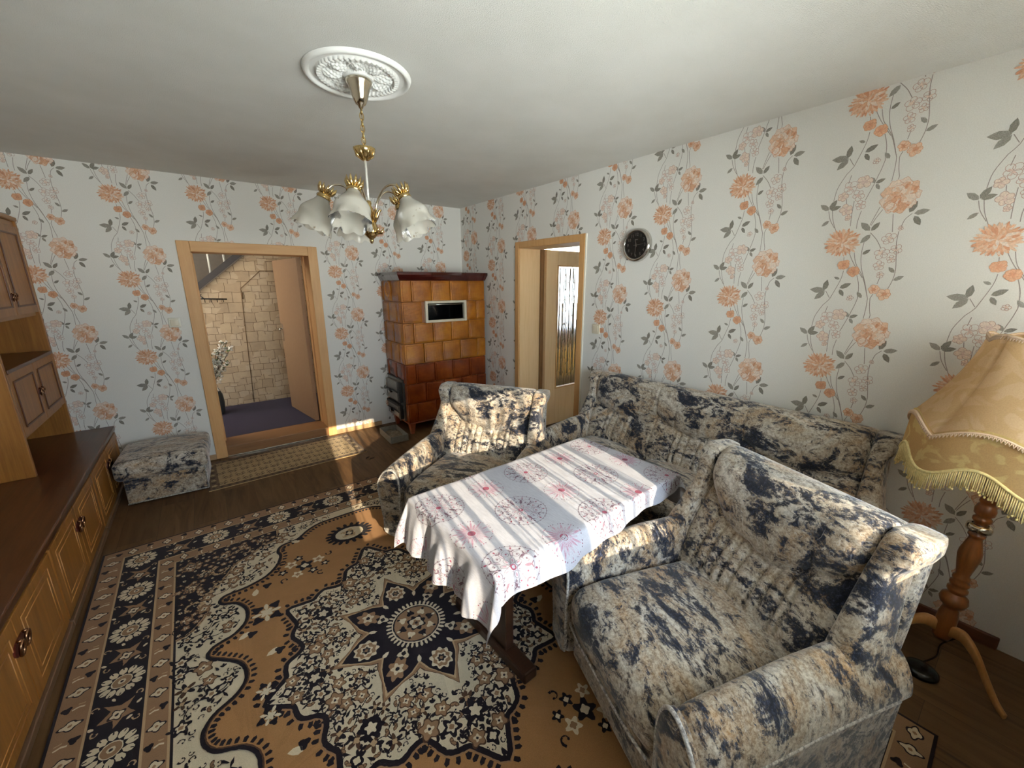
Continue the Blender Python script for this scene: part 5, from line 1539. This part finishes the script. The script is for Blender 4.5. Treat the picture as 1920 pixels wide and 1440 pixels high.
for k, a in enumerate((238, 118, 358)):
    a = math.radians(a); d = Vector((math.cos(a), math.sin(a), 0)); s_ = Vector((-math.sin(a), math.cos(a), 0))
    loops = []
    pth = catmull([(.028, .19), (.07, .20), (.12, .165), (.17, .10), (.215, .045), (.25, .018)], 5, False)
    for i, (r, z) in enumerate(pth):
        t = i/(len(pth)-1); h2 = lerp(.027, .010, t); w2 = lerp(.013, .009, t); p = d*r+Vector((0, 0, z))
        loops.append([tuple(p+s_*(w2*c_)+Vector((0, 0, h2*e_))) for c_, e_ in ((-1,-.7),(-.6,-1),(.6,-1),(1,-.7),(1,.7),(.6,1),(-.6,1),(-1,.7))])
    n = MB(); n.loft(loops); n.build('leg', M['pale_leg'], lp, recalc=True)
n = MB(); n.tube([(0,0,1.10), (0,0,1.25)], .012, 10); n.lathe([(.0,1.20),(.018,1.20),(.02,1.25),(.028,1.29),(.030,1.33),(.022,1.36),(0,1.37)], n=18); n.build('bulb_holder', plain_once('bulb_white', (236,232,222)), lp)
def fabric(name, a, b, tr=.4):
    t = NT(name); v = t.coord('Object')
    f = t.noise(t.coord('Object', (1,1,1.0)), 11, 2, .4, 1.6); w_ = t.noise(v, 300, 2)
    col = t.ramp(f, [(.47, srgb(*a)), (.53, srgb(*b))]); col = t.mix(.12, col, t.ramp(w_, [(.3, srgb(150,120,90)), (.7, srgb(255,240,220))]), 'OVERLAY')
    tl = t.n('ShaderNodeBsdfTranslucent'); df = t.n('ShaderNodeBsdfDiffuse'); t.l(col, tl.inputs[0]); t.l(col, df.inputs[0])
    m = t.n('ShaderNodeMixShader'); m.inputs[0].default_value = tr; t.l(df.outputs[0], m.inputs[1]); t.l(tl.outputs[0], m.inputs[2]); t.l(m.outputs[0], t.out.inputs[0]); return t.mat
FB = fabric('shade_fabric', (204,174,134), (212,184,148)); FV = fabric('valance_fabric', (212,192,138), (196,166,120)); FL = plain('lace_trim', srgb(224,196,168), .8); FR = plain('fringe_gold', srgb(222,202,142), .8, 0, .3, .15, 90)
NP = 6; PH = .35
def seg(b): return ((b-PH)/(2*PI)*NP) % 1
def shade_r(t, b):
    p = seg(b); r = lerp(.136, .278, t**1.55)
    rib = math.cos(2*PI*p)*.5+.5            # 1 at the ribs
    return r*(1+.035*rib-.012*(1-rib))-.012*math.exp(-(min(p,1-p)/.035)**2)*(1-t)
ZS1, ZS0 = 1.425, 1.045
def low(b): p = seg(b); return .058*math.sin(PI*p)     # arched lower edge of each panel
n = MB()
n.grid(lambda u, v: (shade_r(u, 2*PI*v)*math.cos(2*PI*v), shade_r(u, 2*PI*v)*math.sin(2*PI*v), lerp(ZS1-.030*(1-math.cos(2*PI*seg(2*PI*v)))*.5*0+ .016*abs(math.cos(PI*seg(2*PI*v)))-.0, ZS0+low(2*PI*v), u)), 30, 180)
sh = n.build('lamp_shade', FB, lp)
n = MB()
def val(u, v):
    b = 2*PI*v; p = seg(b); r = shade_r(.93, b)+.012+.006*u
    zt = ZS0+low(b)+.012; zb_ = .935+.032*math.cos(2*PI*p)*-1
    return (r*math.cos(b), r*math.sin(b), lerp(zt, zb_, u))
n.grid(val, 10, 180); n.build('valance', FV, sh)
n = MB()
for zz, rr in ((0, None),):
    pts = [(shade_r(1, b)*1.01*math.cos(b), shade_r(1, b)*1.01*math.sin(b), ZS0+low(b)) for b in [2*PI*i/180 for i in range(180)]]
    n.tube(pts, .0042, 6, closed=True)
    for i in range(180):
        b = 2*PI*i/180; r = shade_r(1, b)*1.022; z = ZS0+low(b)-.006
        n.tube([(r*math.cos(b-.012), r*math.sin(b-.012), z+.004), (r*math.cos(b), r*math.sin(b), z-.008), (r*math.cos(b+.012), r*math.sin(b+.012), z+.004)], .0022, 5)
    pts = [(shade_r(0, b)*1.015*math.cos(b), shade_r(0, b)*1.015*math.sin(b), ZS1-.006+.016*abs(math.cos(PI*seg(b)))) for b in [2*PI*i/180 for i in range(180)]]
    n.tube(pts, .004, 6, closed=True)
    for i in range(120):
        b = 2*PI*i/120; r = shade_r(.02, b)*1.02; z = ZS1-.012+.016*abs(math.cos(PI*seg(b)))
        n.tube([(r*math.cos(b-.018), r*math.sin(b-.018), z+.004), (r*math.cos(b), r*math.sin(b), z-.008), (r*math.cos(b+.018), r*math.sin(b+.018), z+.004)], .002, 5)
n.build('lace_trim', FL, sh)
n = MB(); rnd = random.Random(9)
rim = [val(1, i/180) for i in range(180)]
n.tube(rim, .006, 8, closed=True)
for i in range(330):
    x, y, z = val(1, (i+.3*rnd.random())/330); l = .068+rnd.uniform(-.006, .008); k = 1+rnd.uniform(-.012, .02)
    n.tube([(x, y, z), (x*1.004, y*1.004, z-l*.5), (x*k, y*k, z-l)], [.0024, .0022, .0020], 5)
    if rnd.random() < .5: n.tube([(x*k, y*k, z-l), (x*k, y*k, z-l-.007)], [.0038, .0030], 5)
n.build('fringe', FR, sh)
# foot switch and its cable
fs = thing('foot_switch', 'black oval foot switch with cable on the floor under the standing lamp', 'foot switch', (-.43, -4.50, 0), .5)
n = MB(); n.lathe([(0,0),(.055,0),(.060,.006),(.058,.016),(.045,.026),(.02,.030),(0,.031)], n=28); n.build('switch_body', M['black'], fs)
n = MB(); pts = catmull([(-.02,.04,.008),(-.05,.06,.03),(-.02,.10,.05),(.03,.09,.03),(.06,.05,.01)], 6, False); n.tube(pts, .0035, 6)
pts = catmull([(.05,-.02,.006),(.12,-.10,.004),(.22,-.16,.004),(.33,-.30,.004)], 6, False); n.tube(pts, .003, 6); n.build('cable', M['black'], fs)

# ---------------------------------------------------------------- light
w = bpy.data.worlds.new('sky'); S.world = w; w.use_nodes = True
nt = w.node_tree; bg = nt.nodes['Background']; bg.inputs[1].default_value = 25.0
tc_ = nt.nodes.new('ShaderNodeTexCoord'); sp_ = nt.nodes.new('ShaderNodeSeparateXYZ'); rp_ = nt.nodes.new('ShaderNodeValToRGB')
nt.links.new(tc_.outputs['Generated'], sp_.inputs[0]); mp_ = nt.nodes.new('ShaderNodeMapRange'); mp_.inputs[1].default_value = -1; mp_.inputs[2].default_value = 1
nt.links.new(sp_.outputs[2], mp_.inputs[0]); nt.links.new(mp_.outputs[0], rp_.inputs[0]); nt.links.new(rp_.outputs[0], bg.inputs[0])
e_ = rp_.color_ramp.elements     # lower half boosted to brighten ceiling and walls, clear winter sky above
e_[0].position = .0; e_[0].color = (1.42, 1.52, 1.48, 1); e_[1].position = .49; e_[1].color = (1.42, 1.53, 1.50, 1)
for p_, c_ in ((.51, (.62, .77, .90, 1)), (1.0, (.38, .54, .80, 1))):
    q_ = e_.new(p_); q_.color = c_
sd = bpy.data.lights.new('sun', 'SUN'); sd.energy = 11; sd.angle = math.radians(.35); sd.color = (1.0, .86, .64)
so = bpy.data.objects.new('sun', sd); COL.objects.link(so)
so.rotation_euler = Vector((.13, 1, -.34)).to_track_quat('-Z', 'Y').to_euler()
def portal(name, loc, rot, sx, sy):
    l = bpy.data.lights.new(name, 'AREA'); l.shape = 'RECTANGLE'; l.size = sx; l.size_y = sy; l.cycles.is_portal = True
    o = bpy.data.objects.new(name, l); COL.objects.link(o); o.location = loc; o.rotation_euler = rot
portal('window_portal', ((WX0+WX1)/2, FY0-.25, (WZ0+WZ1)/2), (PI/2, 0, 0), WX1-WX0, WZ1-WZ0)
portal('next_room_portal', (2.3, .89, 1.56), (-PI/2, 0, 0), 1.7, 1.28)
# area lamp added below the hall ceiling to brighten the hall
hl = bpy.data.lights.new('hall_fill_light', 'AREA'); hl.shape = 'RECTANGLE'; hl.size = 1.0; hl.size_y = 1.0; hl.energy = 42; hl.color = (1, .93, .84)
ho = bpy.data.objects.new('hall_fill_light', hl); COL.objects.link(ho); ho.location = (-3.4, .95, 2.5); ho.rotation_euler = (0, math.radians(-18), 0)

# ---------------------------------------------------------------- camera
cd = bpy.data.cameras.new('camera'); cd.sensor_fit = 'HORIZONTAL'; cd.sensor_width = 36; cd.lens = 36*755.49/1920; cd.clip_start = .02
co = bpy.data.objects.new('camera', cd); COL.objects.link(co)
yaw, pit, rol = .6482, .2444, -.0015
Fv = Vector((math.sin(yaw)*math.cos(pit), math.cos(yaw)*math.cos(pit), -math.sin(pit))); Rv = Vector((math.cos(yaw), -math.sin(yaw), 0)); Uv = Rv.cross(Fv)
R2 = Rv*math.cos(rol)+Uv*math.sin(rol); U2 = -Rv*math.sin(rol)+Uv*math.cos(rol)
mx = Matrix((R2, U2, -Fv)).transposed().to_4x4(); mx.translation = Vector((-2.6612, -4.5444, 1.6226))
co.matrix_world = mx; S.camera = co
S.view_settings.view_transform = 'Standard'; S.view_settings.look = 'None'; S.view_settings.gamma = 1; S.view_settings.use_curve_mapping = False
S.view_settings.exposure = 0.18
S.cycles.use_denoising = True
S.cycles.max_bounces = 10; S.cycles.diffuse_bounces = 5; S.cycles.transparent_max_bounces = 16; S.cycles.sample_clamp_indirect = 8
S.cycles.caustics_reflective = False; S.cycles.caustics_refractive = False
